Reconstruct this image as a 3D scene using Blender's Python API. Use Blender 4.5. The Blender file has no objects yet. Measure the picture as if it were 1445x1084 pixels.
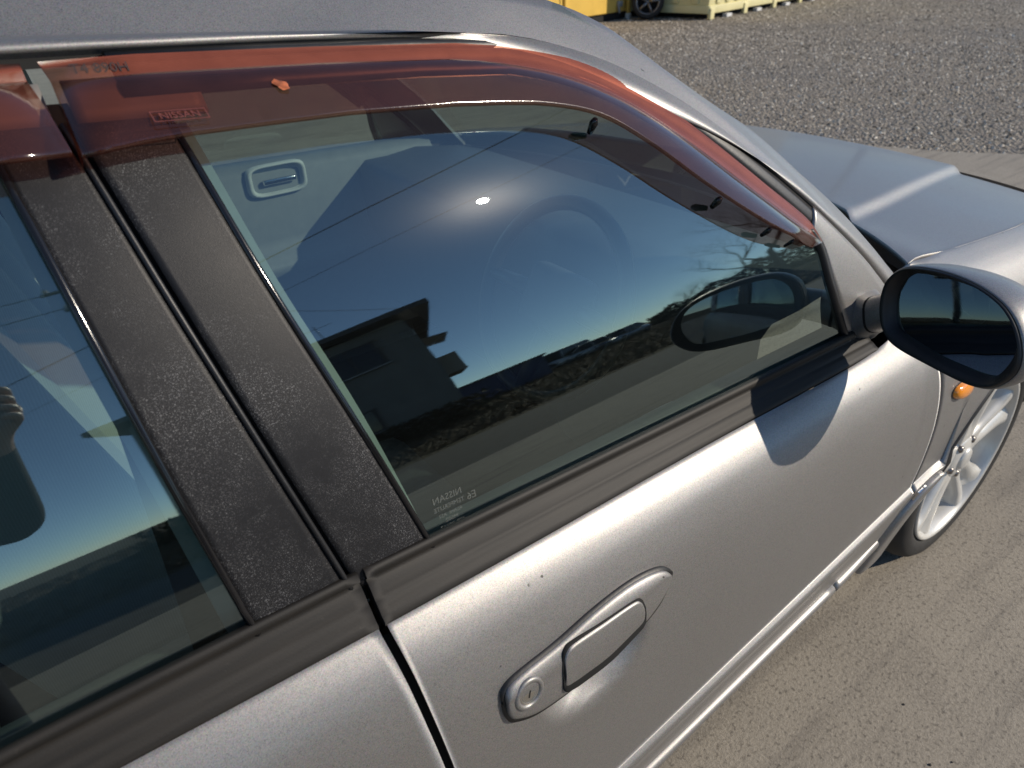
import bpy, bmesh, math, random
import numpy as np
from mathutils import Vector, Matrix

random.seed(7); rng = np.random.default_rng(11)
sc = bpy.context.scene
col = sc.collection
R = math.radians

# ------------------------------------------------------------------ camera
cam_d = bpy.data.cameras.new('camera'); cam = bpy.data.objects.new('camera', cam_d); col.objects.link(cam)
cam_d.sensor_width = 36.0; cam_d.lens = 36.0 * 1000.0 / 1445.0
cam_d.clip_start = 0.02; cam_d.clip_end = 2000.0
CAM = Vector((-0.209, -1.262, 1.446))
_h, _p, _r = R(36.88), R(32.05), R(-1.82)
_f = Vector((math.sin(_h) * math.cos(_p), math.cos(_h) * math.cos(_p), -math.sin(_p)))
_rt = _f.cross(Vector((0, 0, 1))).normalized(); _u = _rt.cross(_f)
_r2 = _rt * math.cos(_r) + _u * math.sin(_r); _u2 = _u * math.cos(_r) - _rt * math.sin(_r)
cam.matrix_world = Matrix(((_r2.x, _u2.x, -_f.x, CAM.x), (_r2.y, _u2.y, -_f.y, CAM.y), (_r2.z, _u2.z, -_f.z, CAM.z), (0, 0, 0, 1)))
cam_d.dof.use_dof = True; cam_d.dof.focus_distance = 0.95; cam_d.dof.aperture_fstop = 8.0
sc.camera = cam

# ------------------------------------------------------------------ sky, sun, exposure
SUN = Vector((0.6304, -0.6002, 0.4923)).normalized()
w = bpy.data.worlds.new('World'); sc.world = w; w.use_nodes = True
nt = w.node_tree; nt.nodes.clear()
sky = nt.nodes.new('ShaderNodeTexSky'); sky.sky_type = 'NISHITA'; sky.sun_disc = False
sky.sun_elevation = math.asin(SUN.z); sky.sun_rotation = math.atan2(SUN.x, SUN.y)
sky.altitude = 50; sky.air_density = 0.65; sky.dust_density = 0.0; sky.ozone_density = 1.2
bg = nt.nodes.new('ShaderNodeBackground'); bg.inputs['Strength'].default_value = 0.15
wo = nt.nodes.new('ShaderNodeOutputWorld')
hz = nt.nodes.new('ShaderNodeMix'); hz.data_type = 'RGBA'; hz.blend_type = 'MULTIPLY'; hz.inputs[0].default_value = 1.0; hz.inputs[7].default_value = (0.90, 1.0, 1.07, 1)
hs_ = nt.nodes.new('ShaderNodeHueSaturation'); hs_.inputs['Saturation'].default_value = 0.92; nt.links.new(sky.outputs[0], hs_.inputs['Color']); nt.links.new(hs_.outputs[0], hz.inputs[6]); nt.links.new(hz.outputs[2], bg.inputs['Color']); nt.links.new(bg.outputs[0], wo.inputs['Surface'])
sl = bpy.data.lights.new('sun', 'SUN'); sl.energy = 4.6; sl.angle = R(0.53); sl.color = (1.0, 0.89, 0.74)
so = bpy.data.objects.new('sun', sl); col.objects.link(so)
so.rotation_euler = SUN.to_track_quat('Z', 'Y').to_euler(); so.location = (10, -10, 12)
sc.view_settings.view_transform = 'Standard'; sc.view_settings.look = 'None'
sc.view_settings.gamma = 1.0; sc.view_settings.exposure = 0.0; sc.view_settings.use_curve_mapping = False
sc.render.engine = 'CYCLES'
cy = sc.cycles
cy.max_bounces = 10; cy.transparent_max_bounces = 24; cy.glossy_bounces = 5; cy.diffuse_bounces = 3
cy.use_denoising = True; cy.sample_clamp_indirect = 6.0; cy.caustics_reflective = False; cy.caustics_refractive = False

# ------------------------------------------------------------------ materials
MATS = {}
class NT:
    """small node-graph helper"""
    def __init__(s, name):
        s.m = bpy.data.materials.new(name); s.m.use_nodes = True; s.t = s.m.node_tree; s.t.nodes.clear()
        s.out = s.n('ShaderNodeOutputMaterial'); MATS[name] = s.m
        s.tc = s.n('ShaderNodeTexCoord')
    def n(s, kind, **kw):
        nd = s.t.nodes.new(kind)
        for k, v in kw.items(): setattr(nd, k, v)
        return nd
    def l(s, a, b): s.t.links.new(a, b)
    def noise(s, scale, detail=3, rough=0.55, vec=None):
        nd = s.n('ShaderNodeTexNoise'); nd.inputs['Scale'].default_value = scale
        nd.inputs['Detail'].default_value = detail; nd.inputs['Roughness'].default_value = rough
        s.l(vec or s.tc.outputs['Object'], nd.inputs['Vector']); return nd.outputs['Fac']
    def ramp(s, fac, stops):
        nd = s.n('ShaderNodeValToRGB'); el = nd.color_ramp.elements
        while len(el) < len(stops): el.new(0.5)
        for e, (p, c) in zip(el, stops):
            e.position = p; e.color = (*c, 1) if not isinstance(c, (int, float)) else (c, c, c, 1)
        s.l(fac, nd.inputs[0]); return nd.outputs[0]
    def mix(s, fac, a, b, mode='MIX'):
        nd = s.n('ShaderNodeMix', data_type='RGBA', blend_type=mode)
        for sock, v in ((nd.inputs[0], fac), (nd.inputs[6], a), (nd.inputs[7], b)):
            if isinstance(v, (int, float)): sock.default_value = v
            elif isinstance(v, tuple): sock.default_value = (*v, 1)
            else: s.l(v, sock)
        return nd.outputs[2]
    def math(s, op, a, b=None, clamp=False):
        nd = s.n('ShaderNodeMath', operation=op); nd.use_clamp = clamp
        for i, v in enumerate((a, b)):
            if v is None: continue
            if isinstance(v, (int, float)): nd.inputs[i].default_value = v
            else: s.l(v, nd.inputs[i])
        return nd.outputs[0]
    def bump(s, h, strength=0.2, dist=0.01):
        nd = s.n('ShaderNodeBump'); nd.inputs['Strength'].default_value = strength; nd.inputs['Distance'].default_value = dist
        s.l(h, nd.inputs['Height']); return nd.outputs[0]
    def pbsdf(s, color=(.5, .5, .5), rough=0.5, metal=0.0, normal=None, **kw):
        b = s.n('ShaderNodeBsdfPrincipled')
        for k, v in (('Base Color', color), ('Roughness', rough), ('Metallic', metal)):
            if isinstance(v, tuple): b.inputs[k].default_value = (*v, 1)
            elif isinstance(v, (int, float)): b.inputs[k].default_value = v
            else: s.l(v, b.inputs[k])
        for k, v in kw.items():
            k = k.replace('_', ' ')
            if isinstance(v, (int, float)): b.inputs[k].default_value = v
            elif isinstance(v, tuple): b.inputs[k].default_value = (*v, 1)
            else: s.l(v, b.inputs[k])
        if normal is not None: s.l(normal, b.inputs['Normal'])
        return b.outputs[0]
    def done(s, sh): s.l(sh, s.out.inputs['Surface']); return s.m
    def facing_reflect(s, f0, power=5.0):
        """pane reflectance, the same from both sides: f0 + (1-f0)(1-cos)^5"""
        g = s.n('ShaderNodeNewGeometry'); d = s.n('ShaderNodeVectorMath', operation='DOT_PRODUCT')
        s.l(g.outputs['Incoming'], d.inputs[0]); s.l(g.outputs['Normal'], d.inputs[1])
        c = s.math('ABSOLUTE', d.outputs['Value']); k = s.math('SUBTRACT', 1.0, c, True)
        k = s.math('POWER', k, power); k = s.math('MULTIPLY', k, 1 - f0); return s.math('ADD', k, f0, True)

def simple(name, color, rough=0.5, metal=0.0, var=0.12, scale=30.0, bump=0.0, bscale=200.0, **kw):
    t = NT(name); f = t.noise(scale, 4)
    a = tuple(max(0, c * (1 - var)) for c in color); b = tuple(c * (1 + var) for c in color)
    c = t.ramp(f, [(0.3, a), (0.7, b)])
    nrm = t.bump(t.noise(bscale, 3), bump, 0.002) if bump else None
    return t.done(t.pbsdf(c, rough, metal, nrm, **kw))

# silver metallic paint, slightly dull, with flake grain and faint dust
t = NT('paint')
fl = t.n('ShaderNodeTexVoronoi'); fl.inputs['Scale'].default_value = 1300.0; t.l(t.tc.outputs['Object'], fl.inputs['Vector'])
fine = t.noise(1400, 2)
c0 = t.mix(0.5, (0.262, 0.240, 0.218), fl.outputs['Color'], 'SOFT_LIGHT')
hsv = t.n('ShaderNodeHueSaturation'); hsv.inputs['Saturation'].default_value = 0.35; t.l(c0, hsv.inputs['Color'])
dust = t.ramp(t.noise(3.5, 5, 0.6), [(0.35, 0.45), (0.75, 0.51)])
spots = t.math('MULTIPLY', t.ramp(t.noise(75, 1, 0.4), [(0.795, 0.0), (0.81, 0.8)]), t.ramp(t.noise(4, 3), [(0.45, 0.0), (0.6, 1.0)]))
pc = t.mix(spots, hsv.outputs[0], (0.03, 0.026, 0.02))
t.done(t.pbsdf(pc, dust, 0.72, t.bump(fine, 0.06, 0.0006), Coat_Weight=0.10, Coat_Roughness=0.10, Coat_IOR=1.45))

# black pillar film: grainy, dusty, glossy in the sun
t = NT('pillar_film')
g1 = t.noise(1500, 2, 0.7); g2 = t.noise(11, 6, 0.7); g3 = t.noise(1050, 2, 0.6)
sp = t.math('MULTIPLY', t.ramp(g3, [(0.56, 0.0), (0.70, 1.0)]), t.ramp(g2, [(0.40, 0.04), (0.62, 1.0)]))
cc = t.mix(sp, (0.012, 0.012, 0.0135), (0.20, 0.20, 0.205))
rr = t.ramp(g2, [(0.3, 0.42), (0.7, 0.56)])
t.done(t.pbsdf(cc, rr, 0.0, t.bump(t.math('ADD', g1, g3), 0.22, 0.0006), Specular_IOR_Level=0.30))

simple('frame_paint', (0.20, 0.19, 0.18), 0.62, 0.35, var=0.08)
simple('black_trim', (0.012, 0.012, 0.013), 0.45, var=0.3, bump=0.1)
simple('gloss_black', (0.008, 0.008, 0.009), 0.12, var=0.1)
simple('seam_black', (0.004, 0.004, 0.004), 0.85)
# rubber belt moulding, weathered brownish
t = NT('rubber')
mp = t.n('ShaderNodeMapping'); mp.inputs['Scale'].default_value = (6, 160, 160); t.l(t.tc.outputs['Object'], mp.inputs['Vector'])
st = t.noise(1.0, 4, 0.6, mp.outputs[0]); sp = t.noise(60, 5, 0.7)
cc = t.mix(t.ramp(st, [(0.35, 0.0), (0.7, 1.0)]), (0.010, 0.009, 0.008), (0.019, 0.0165, 0.014))
cc = t.mix(t.ramp(sp, [(0.66, 0.0), (0.78, 0.35)]), cc, (0.09, 0.08, 0.07))
t.done(t.pbsdf(cc, 0.60, 0.0, t.bump(t.noise(700, 2), 0.15, 0.0006), Specular_IOR_Level=0.35))
# tyre
simple('tyre_rubber', (0.018, 0.017, 0.016), 0.75, var=0.25, bump=0.2)
simple('wheel_white', (0.60, 0.59, 0.555), 0.34, 0.25, var=0.10, scale=14, Coat_Weight=0.3)
simple('brake_steel', (0.22, 0.20, 0.19), 0.35, 0.9)
simple('chrome', (0.75, 0.74, 0.72), 0.12, 1.0, var=0.04)
simple('lock_steel', (0.62, 0.60, 0.55), 0.28, 1.0, var=0.06, scale=300)
simple('dark_hole', (0.003, 0.003, 0.003), 0.9)

# window glass: thin green-tinted pane, sharp reflection plus faint scatter from dust and wiping marks
def glass(name, tint, f0, haze=0.006):
    t = NT(name)
    tr = t.n('ShaderNodeBsdfTransparent'); tr.inputs['Color'].default_value = (*tint, 1)
    g = t.n('ShaderNodeBsdfGlossy', distribution='BECKMANN'); g.inputs['Roughness'].default_value = 0.030; g.inputs['Color'].default_value = (0.84, 1.0, 0.98, 1)
    g2 = t.n('ShaderNodeBsdfGlossy', distribution='GGX'); g2.inputs['Roughness'].default_value = 0.20; g2.inputs['Color'].default_value = (1, 1, 1, 1)
    mpn = t.n('ShaderNodeMapping'); mpn.inputs['Scale'].default_value = (25, 1400, 1400); t.l(t.tc.outputs['Object'], mpn.inputs['Vector'])
    t.l(t.bump(t.noise(1.0, 2, 0.6, mpn.outputs[0]), 0.015, 0.0006), g2.inputs['Normal'])
    mixg = t.n('ShaderNodeMixShader'); mixg.inputs[0].default_value = haze
    t.l(g.outputs[0], mixg.inputs[1]); t.l(g2.outputs[0], mixg.inputs[2])
    m1 = t.n('ShaderNodeMixShader'); t.l(t.facing_reflect(f0), m1.inputs[0])
    t.l(tr.outputs[0], m1.inputs[1]); t.l(mixg.outputs[0], m1.inputs[2])
    # dust specks and water spots on the pane
    df = t.n('ShaderNodeBsdfDiffuse'); df.inputs['Color'].default_value = (0.55, 0.55, 0.5, 1)
    spk = t.math('MULTIPLY', t.ramp(t.noise(330, 2, 0.5), [(0.79, 0.0), (0.84, 0.5)]), t.ramp(t.noise(9, 4), [(0.40, 0.1), (0.7, 1.0)]))
    film = t.ramp(t.noise(5, 5, 0.65), [(0.35, 0.001), (0.75, 0.004)])
    m2 = t.n('ShaderNodeMixShader'); t.l(t.math('MAXIMUM', spk, film), m2.inputs[0])
    t.l(m1.outputs[0], m2.inputs[1]); t.l(df.outputs[0], m2.inputs[2])
    return t.done(m2.outputs[0])
glass('side_glass', (0.44, 0.54, 0.50), 0.165)
glass('clear_glass', (0.78, 0.86, 0.83), 0.09)
# smoked bronze acrylic of the rain visors
t = NT('visor_acrylic')
tr = t.n('ShaderNodeBsdfTransparent'); tr.inputs['Color'].default_value = (0.66, 0.36, 0.27, 1)
tl = t.n('ShaderNodeBsdfTranslucent'); tl.inputs['Color'].default_value = (0.20, 0.06, 0.04, 1)
df = t.n('ShaderNodeBsdfDiffuse'); df.inputs['Color'].default_value = (0.24, 0.080, 0.052, 1)
a1 = t.n('ShaderNodeMixShader'); a1.inputs[0].default_value = 0.5; t.l(tl.outputs[0], a1.inputs[1]); t.l(df.outputs[0], a1.inputs[2])
a2 = t.n('ShaderNodeMixShader'); t.l(t.ramp(t.noise(22, 5, 0.65), [(0.35, 0.20), (0.75, 0.32)]), a2.inputs[0])
t.l(tr.outputs[0], a2.inputs[1]); t.l(a1.outputs[0], a2.inputs[2])
gl = t.n('ShaderNodeBsdfGlossy'); gl.inputs['Roughness'].default_value = 0.10; gl.inputs['Color'].default_value = (1, 1, 1, 1)
mpn = t.n('ShaderNodeMapping'); mpn.inputs['Scale'].default_value = (300, 25, 60); mpn.inputs['Rotation'].default_value = (0.2, 0.5, 0.7); t.l(t.tc.outputs['Object'], mpn.inputs['Vector'])
t.l(t.bump(t.noise(1.0, 3, 0.6, mpn.outputs[0]), 0.06, 0.001), gl.inputs['Normal'])
a3 = t.n('ShaderNodeMixShader'); t.l(t.facing_reflect(0.055), a3.inputs[0]); t.l(a2.outputs[0], a3.inputs[1]); t.l(gl.outputs[0], a3.inputs[2])
t.done(a3.outputs[0])
t = NT('visor_flange')
tr = t.n('ShaderNodeBsdfTransparent'); tr.inputs['Color'].default_value = (0.82, 0.46, 0.34, 1)
df = t.n('ShaderNodeBsdfDiffuse'); t.l(t.ramp(t.noise(30, 5, 0.65), [(0.3, (0.30, 0.080, 0.044)), (0.75, (0.40, 0.112, 0.064))]), df.inputs['Color'])
a2 = t.n('ShaderNodeMixShader'); a2.inputs[0].default_value = 0.50; t.l(tr.outputs[0], a2.inputs[1]); t.l(df.outputs[0], a2.inputs[2])
gl = t.n('ShaderNodeBsdfGlossy'); gl.inputs['Roughness'].default_value = 0.18
a3 = t.n('ShaderNodeMixShader'); t.l(t.facing_reflect(0.05), a3.inputs[0]); t.l(a2.outputs[0], a3.inputs[1]); t.l(gl.outputs[0], a3.inputs[2]); t.done(a3.outputs[0])
simple('visor_ink', (0.02, 0.01, 0.01), 0.6)
simple('visor_emboss', (0.20, 0.06, 0.045), 0.25, var=0.2)
t = NT('etch')
tr = t.n('ShaderNodeBsdfTransparent'); df = t.n('ShaderNodeBsdfDiffuse'); df.inputs['Color'].default_value = (0.5, 0.52, 0.48, 1)
mx = t.n('ShaderNodeMixShader'); mx.inputs[0].default_value = 0.16; t.l(tr.outputs[0], mx.inputs[1]); t.l(df.outputs[0], mx.inputs[2]); t.done(mx.outputs[0])
t = NT('mirror_silver'); t.done(t.pbsdf((0.34, 0.38, 0.42), t.ramp(t.noise(8, 4), [(0.3, 0.0), (0.8, 0.02)]), 1.0))
t = NT('amber_lens'); t.done(t.pbsdf((0.85, 0.28, 0.01), 0.15, 0.0, t.bump(t.noise(120, 2), 0.2, 0.003), Subsurface_Weight=0.0, Coat_Weight=0.6))

# interior cloth and plastics
t = NT('seat_cloth'); wv = t.n('ShaderNodeTexWave', wave_type='BANDS'); wv.inputs['Scale'].default_value = 120; t.l(t.tc.outputs['Object'], wv.inputs['Vector'])
cc = t.mix(t.ramp(wv.outputs['Fac'], [(0.2, 0.0), (0.8, 1.0)]), (0.50, 0.525, 0.52), (0.56, 0.585, 0.58))
t.done(t.pbsdf(cc, 0.9, 0, t.bump(t.noise(500, 2), 0.3, 0.002)))
simple('trim_grey', (0.16, 0.17, 0.16), 0.6, var=0.08, bump=0.1)
simple('trim_light', (0.50, 0.52, 0.49), 0.6, var=0.06, bump=0.1)
simple('dash_grey', (0.05, 0.053, 0.053), 0.55, var=0.1, bump=0.15)
simple('wheel_leather', (0.02, 0.02, 0.02), 0.35, var=0.2, bump=0.1)
simple('belt_web', (0.03, 0.03, 0.03), 0.7)

# ------------------------------------------------------------------ object helpers
def link(name, me, parent=None, **props):
    o = bpy.data.objects.new(name, me); col.objects.link(o)
    if parent is not None: o.parent = parent
    for k, v in props.items(): o[k] = v
    return o
def mesh(name, verts, faces, mat, parent=None, smooth=True, **props):
    me = bpy.data.meshes.new(name); me.from_pydata([tuple(v) for v in verts], [], faces); me.validate()
    if isinstance(mat, (list, tuple)):
        for m in mat: me.materials.append(MATS[m])
    else: me.materials.append(MATS[mat])
    if smooth: me.polygons.foreach_set('use_smooth', [True] * len(me.polygons))
    return link(name, me, parent, **props)
class MB:
    """collects shapes of ONE part into one mesh"""
    def __init__(s): s.v = []; s.f = []
    def add(s, V, F): k = len(s.v); s.v += [tuple(p) for p in V]; s.f += [tuple(i + k for i in f) for f in F]; return s
    def grid(s, P, flip=False, close=False):
        nu = len(P); nv = len(P[0]); V = [p for row in P for p in row]; F = []
        for i in range(nu if close else nu - 1):
            for j in range(nv - 1):
                a, b = i * nv + j, ((i + 1) % nu) * nv + j
                q = (a, a + 1, b + 1, b); F.append(q[::-1] if flip else q)
        return s.add(V, F)
    def box(s, c, d, rot=None, bevel=0.0):
        x, y, z = (k / 2 for k in d); c = Vector(c)
        if bevel:
            bm = bmesh.new(); bmesh.ops.create_cube(bm, size=1.0)
            for v in bm.verts: v.co = Vector((v.co.x * d[0], v.co.y * d[1], v.co.z * d[2]))
            bmesh.ops.bevel(bm, geom=bm.edges[:], offset=bevel, segments=2, affect='EDGES', profile=0.6)
            bm.verts.index_update()
            V = [v.co.copy() for v in bm.verts]; F = [[v.index for v in f.verts] for f in bm.faces]; bm.free()
        else:
            V = [Vector((sx * x, sy * y, sz * z)) for sz in (-1, 1) for sy in (-1, 1) for sx in (-1, 1)]
            F = [(0, 2, 3, 1), (4, 5, 7, 6), (0, 1, 5, 4), (2, 6, 7, 3), (0, 4, 6, 2), (1, 3, 7, 5)]
        if rot is not None: V = [rot @ v for v in V]
        return s.add([v + c for v in V], F)
    def tube(s, pts, rad, n=8, cap=True):
        pts = [Vector(p) for p in pts]; rings = []
        rad = rad if isinstance(rad, (list, tuple)) else [rad] * len(pts)
        ref = Vector((0, 0, 1))
        for i, p in enumerate(pts):
            d = (pts[min(i + 1, len(pts) - 1)] - pts[max(i - 1, 0)]).normalized()
            if abs(d.dot(ref)) > 0.97: ref = Vector((1, 0, 0))
            a = d.cross(ref).normalized(); b = d.cross(a).normalized()
            rings.append([p + (a * math.cos(2 * math.pi * k / n) + b * math.sin(2 * math.pi * k / n)) * rad[i] for k in range(n)])
        k0 = len(s.v); V = [p for r_ in rings for p in r_]; F = []
        for i in range(len(pts) - 1):
            for k in range(n):
                a, b = i * n + k, i * n + (k + 1) % n; F.append((a, b, b + n, a + n))
        if cap: F.append(tuple(range(n))[::-1]); F.append(tuple((len(pts) - 1) * n + k for k in range(n)))
        return s.add(V, F)
    def lathe(s, prof, c, axis, n=32):
        """profile of (radius, distance along axis) pairs"""
        axis = Vector(axis).normalized(); a = axis.orthogonal().normalized(); b = axis.cross(a); c = Vector(c)
        P = [[c + axis * h + (a * math.cos(2 * math.pi * k / n) + b * math.sin(2 * math.pi * k / n)) * r_ for (r_, h) in prof] for k in range(n)]
        return s.grid(P, close=True)
    def build(s, name, mat, parent=None, smooth=True, **props):
        return mesh(name, s.v, s.f, mat, parent, smooth, **props)
def bevelled(o, width=0.01, seg=2, angle=35):
    m = o.modifiers.new('bevel', 'BEVEL'); m.width = width; m.segments = seg; m.limit_method = 'ANGLE'; m.angle_limit = R(angle); return o
def solid(o, th, offset=-1.0):
    m = o.modifiers.new('solid', 'SOLIDIFY'); m.thickness = th; m.offset = offset; return o
def empty(name, loc=(0, 0, 0), rz=0.0, **props):
    o = bpy.data.objects.new(name, None); col.objects.link(o); o.location = loc; o.rotation_euler = (0, 0, rz); o.empty_display_size = 0.1
    for k, v in props.items(): o[k] = v
    return o
def lerp(a, b, t): return a + (b - a) * t
def interp(xs, ys, x): return float(np.interp(x, xs, ys))
def cr(pts, n, closed=False):
    """smooth curve through points (centripetal-ish Catmull-Rom, resampled by length)"""
    P = [np.array(p, float) for p in pts]; m = len(P); out = []
    seg = m if closed else m - 1
    for i in range(seg):
        p1, p2 = P[i], P[(i + 1) % m]
        p0 = P[i - 1] if (closed or i > 0) else 2 * p1 - p2
        p3 = P[(i + 2) % m] if (closed or i < m - 2) else 2 * p2 - p1
        for k in range(16):
            t_ = k / 16
            out.append(0.5 * (2 * p1 + (p2 - p0) * t_ + (2 * p0 - 5 * p1 + 4 * p2 - p3) * t_ ** 2 + (3 * p1 - p0 - 3 * p2 + p3) * t_ ** 3))
    if not closed: out.append(P[-1])
    else: out.append(out[0])
    A = np.array(out); d = np.r_[0, np.cumsum(np.linalg.norm(np.diff(A, axis=0), axis=1))]
    tt = np.linspace(0, d[-1], n + 1 if closed else n)
    B = np.stack([np.interp(tt, d, A[:, k]) for k in range(A.shape[1])], 1)
    return B[:-1] if closed else B
def smoothstep(a, b, x): t_ = min(1, max(0, (x - a) / (b - a))); return t_ * t_ * (3 - 2 * t_)

# ------------------------------------------------------------------ the place: ground sheets
t = NT('concrete_floor')
big = t.noise(0.5, 5, 0.6); mid = t.noise(5, 6, 0.65); fin = t.noise(130, 4, 0.75); spk = t.noise(95, 3, 0.6)
c = t.ramp(big, [(0.3, (0.225, 0.199, 0.158)), (0.7, (0.315, 0.280, 0.226))])
c = t.mix(t.ramp(mid, [(0.42, 0.0), (0.72, 0.6)]), c, (0.160, 0.142, 0.116))
c = t.mix(t.ramp(fin, [(0.42, 0.0), (0.60, 0.75)]), c, (0.36, 0.32, 0.262))
c = t.mix(t.ramp(spk, [(0.32, 0.65), (0.46, 0.0)]), c, (0.07, 0.06, 0.048))
mpn = t.n('ShaderNodeMapping'); mpn.inputs['Scale'].default_value = (0.5, 6, 1); mpn.inputs['Rotation'].default_value = (0, 0, 0.35); t.l(t.tc.outputs['Object'], mpn.inputs['Vector'])
c = t.mix(t.ramp(t.noise(2.0, 4, 0.6, mpn.outputs[0]), [(0.52, 0.0), (0.70, 0.6)]), c, (0.11, 0.098, 0.085))
t.done(t.pbsdf(c, 0.85, 0, t.bump(t.math('ADD', fin, mid), 0.5, 0.004)))
t = NT('gravel_soil')
vo = t.n('ShaderNodeTexVoronoi'); vo.inputs['Scale'].default_value = 34; t.l(t.tc.outputs['Object'], vo.inputs['Vector'])
c = t.mix(t.ramp(t.noise(0.35, 5), [(0.35, 0.0), (0.7, 1.0)]), (0.15, 0.135, 0.115), (0.20, 0.17, 0.13))
hs = t.n('ShaderNodeHueSaturation'); hs.inputs['Saturation'].default_value = 0.05; t.l(vo.outputs['Color'], hs.inputs['Color']); c = t.mix(0.55, c, hs.outputs[0], 'SOFT_LIGHT')
t.done(t.pbsdf(c, 0.95, 0, t.bump(vo.outputs['Distance'], 0.9, 0.03)))
t = NT('stone')
oi = t.n('ShaderNodeObjectInfo'); g = t.n('ShaderNodeNewGeometry')
c = t.ramp(g.outputs['Random Per Island'], [(0.0, (0.06, 0.052, 0.040)), (0.3, (0.20, 0.174, 0.136)), (0.65, (0.37, 0.325, 0.26)), (0.9, (0.56, 0.50, 0.41)), (1.0, (0.70, 0.65, 0.55))])
t.done(t.pbsdf(c, 0.9))
simple('asphalt', (0.055, 0.052, 0.048), 0.9, var=0.3, scale=8, bump=0.4, bscale=60)
t = NT('dry_field'); c = t.ramp(t.noise(0.8, 6, 0.7), [(0.3, (0.05, 0.035, 0.02)), (0.5, (0.10, 0.075, 0.04)), (0.75, (0.09, 0.085, 0.035))])
t.done(t.pbsdf(c, 0.95, 0, t.bump(t.noise(7, 5, 0.7), 1.0, 0.15)))
simple('weeds', (0.13, 0.095, 0.05), 0.9, var=0.4, scale=3)
simple('white_line', (0.62, 0.61, 0.57), 0.7)

def flat(name, poly, z, mat, **props):
    return mesh(name, [(x, y, z) for x, y in poly], [tuple(range(len(poly)))], mat, None, False, **props)
flat('ground', [(-600, -600), (600, -600), (600, 600), (-600, 600)], -0.012, 'dry_field', kind='structure')
gravel_edge = [(5.36, 30), (5.40, 6), (5.43, 2.6), (5.44, 1.98), (5.48, 1.65), (5.64, 1.22), (6.04, 0.66), (7.2, -0.6), (9.5, -2.4), (14, -4.7)]
ge = [tuple(p) for p in cr(gravel_edge, 70)]
flat('gravel_yard', ge + [(40, -4.7), (40, 30)], -0.006, 'gravel_soil', kind='structure')
flat('concrete_yard', [(-30, -4.7)] + ge[::-1] + [(-30, 30)], 0.0, 'concrete_floor', kind='structure')
flat('asphalt_road', [(-80, -7.4), (80, -7.4), (80, -4.7), (-80, -4.7)], -0.004, 'asphalt', kind='structure')

# ================================================================== THE SILVER SEDAN (x forward, y left, z up; origin on the ground below the B pillar)
CAR = empty('sedan_car', label='silver four-door sedan with bronze window visors and white wheels, closest to the viewer', category='car')
GCY, GCZ, RG = 0.19147, 0.73591, 1.0
def gpt(x, ph, off=0.0, side=1):
    """point of the curved greenhouse side: station x, angle ph (degrees) on its arc, height off above it"""
    h = -0.073 * x - (0.05 * x * x if x < 0 else 0)
    a = R(ph); r_ = RG + off
    return Vector((x, side * (GCY + 0.019 * x - r_ * math.cos(a)), GCZ + h + r_ * math.sin(a)))
def inset(C, d):
    """move a curve of (x, ph) inward (down and rearward) by d metres along the surface"""
    A = np.array([(x, R(p)) for x, p in C]); T = np.gradient(A, axis=0); T /= np.linalg.norm(T, axis=1)[:, None]
    N = np.stack([T[:, 1], -T[:, 0]], 1)
    B = A + N * (d[:, None] if isinstance(d, np.ndarray) else d); return [(x, math.degrees(p)) for x, p in B]
def gloft(A, B, nu, nv, off, hem=0.0, side=1):
    A = cr(A, nu); B = cr(B, nu); P = []
    for i in range(nu):
        row = []
        vs = [k / (nv - 1) for k in range(nv)]
        if hem: row.append(gpt(*A[i], (off(i / (nu - 1), 0.0) if callable(off) else off) - hem, side))
        for v in vs:
            q = A[i] * (1 - v) + B[i] * v
            row.append(gpt(q[0], q[1], off(i / (nu - 1), v) if callable(off) else off, side))
        if hem: row.append(gpt(*B[i], (off(i / (nu - 1), 1.0) if callable(off) else off) - hem, side))
        P.append(row)
    if hem:
        def drop(row): return [row[0]] + [None] * 0 + row[1:]
        first = [p + Vector((0, side * hem * 0.9, -hem * 0.4)) for p in P[0]]; last = [p + Vector((0, side * hem * 0.9, -hem * 0.4)) for p in P[-1]]
        P = [first] + P + [last]
    return P
ROOFGAP = [(-1.02, 36.4), (-0.85, 38.0), (-0.6, 39.0), (-0.35, 39.5), (-0.1585, 39.65), (-0.0597, 39.85), (0.0611, 39.99), (0.2137, 40.14), (0.3039, 39.95), (0.3799, 39.2), (0.4581, 37.67), (0.5382, 35.2), (0.6019, 32.75), (0.6955, 28.56), (0.7943, 24.1), (0.8998, 19.25), (0.9527, 16.59), (1.0, 14.1)]
GAPF = [tuple(p) for p in cr(ROOFGAP, 160)]
FRONTGAP = [p for p in GAPF if p[0] >= -0.130]
V_TOP = [(-0.1375, 39.12), (-0.0631, 39.33), (0.0562, 39.43), (0.2068, 39.52), (0.295, 39.21), (0.3898, 38.2), (0.4584, 36.79), (0.5246, 34.2), (0.5853, 31.45), (0.6789, 27.16), (0.7643, 23.46), (0.7929, 21.32)]
V_FOLD = [(-0.1346, 38.0), (-0.0707, 38.17), (0.0468, 38.3), (0.1943, 38.32), (0.28, 37.91), (0.372, 36.77), (0.4472, 34.87), (0.5248, 31.91), (0.6118, 28.13), (0.6897, 24.96), (0.7339, 23.21), (0.7843, 21.26)]
V_BOT = [(-0.1377, 34.16), (-0.0752, 34.58), (0.0163, 34.82), (0.1259, 35.0), (0.2393, 34.82), (0.3124, 34.45), (0.3784, 33.5), (0.4416, 31.32), (0.5201, 27.99), (0.617, 24.51), (0.6908, 22.45), (0.7465, 21.21)]

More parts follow.
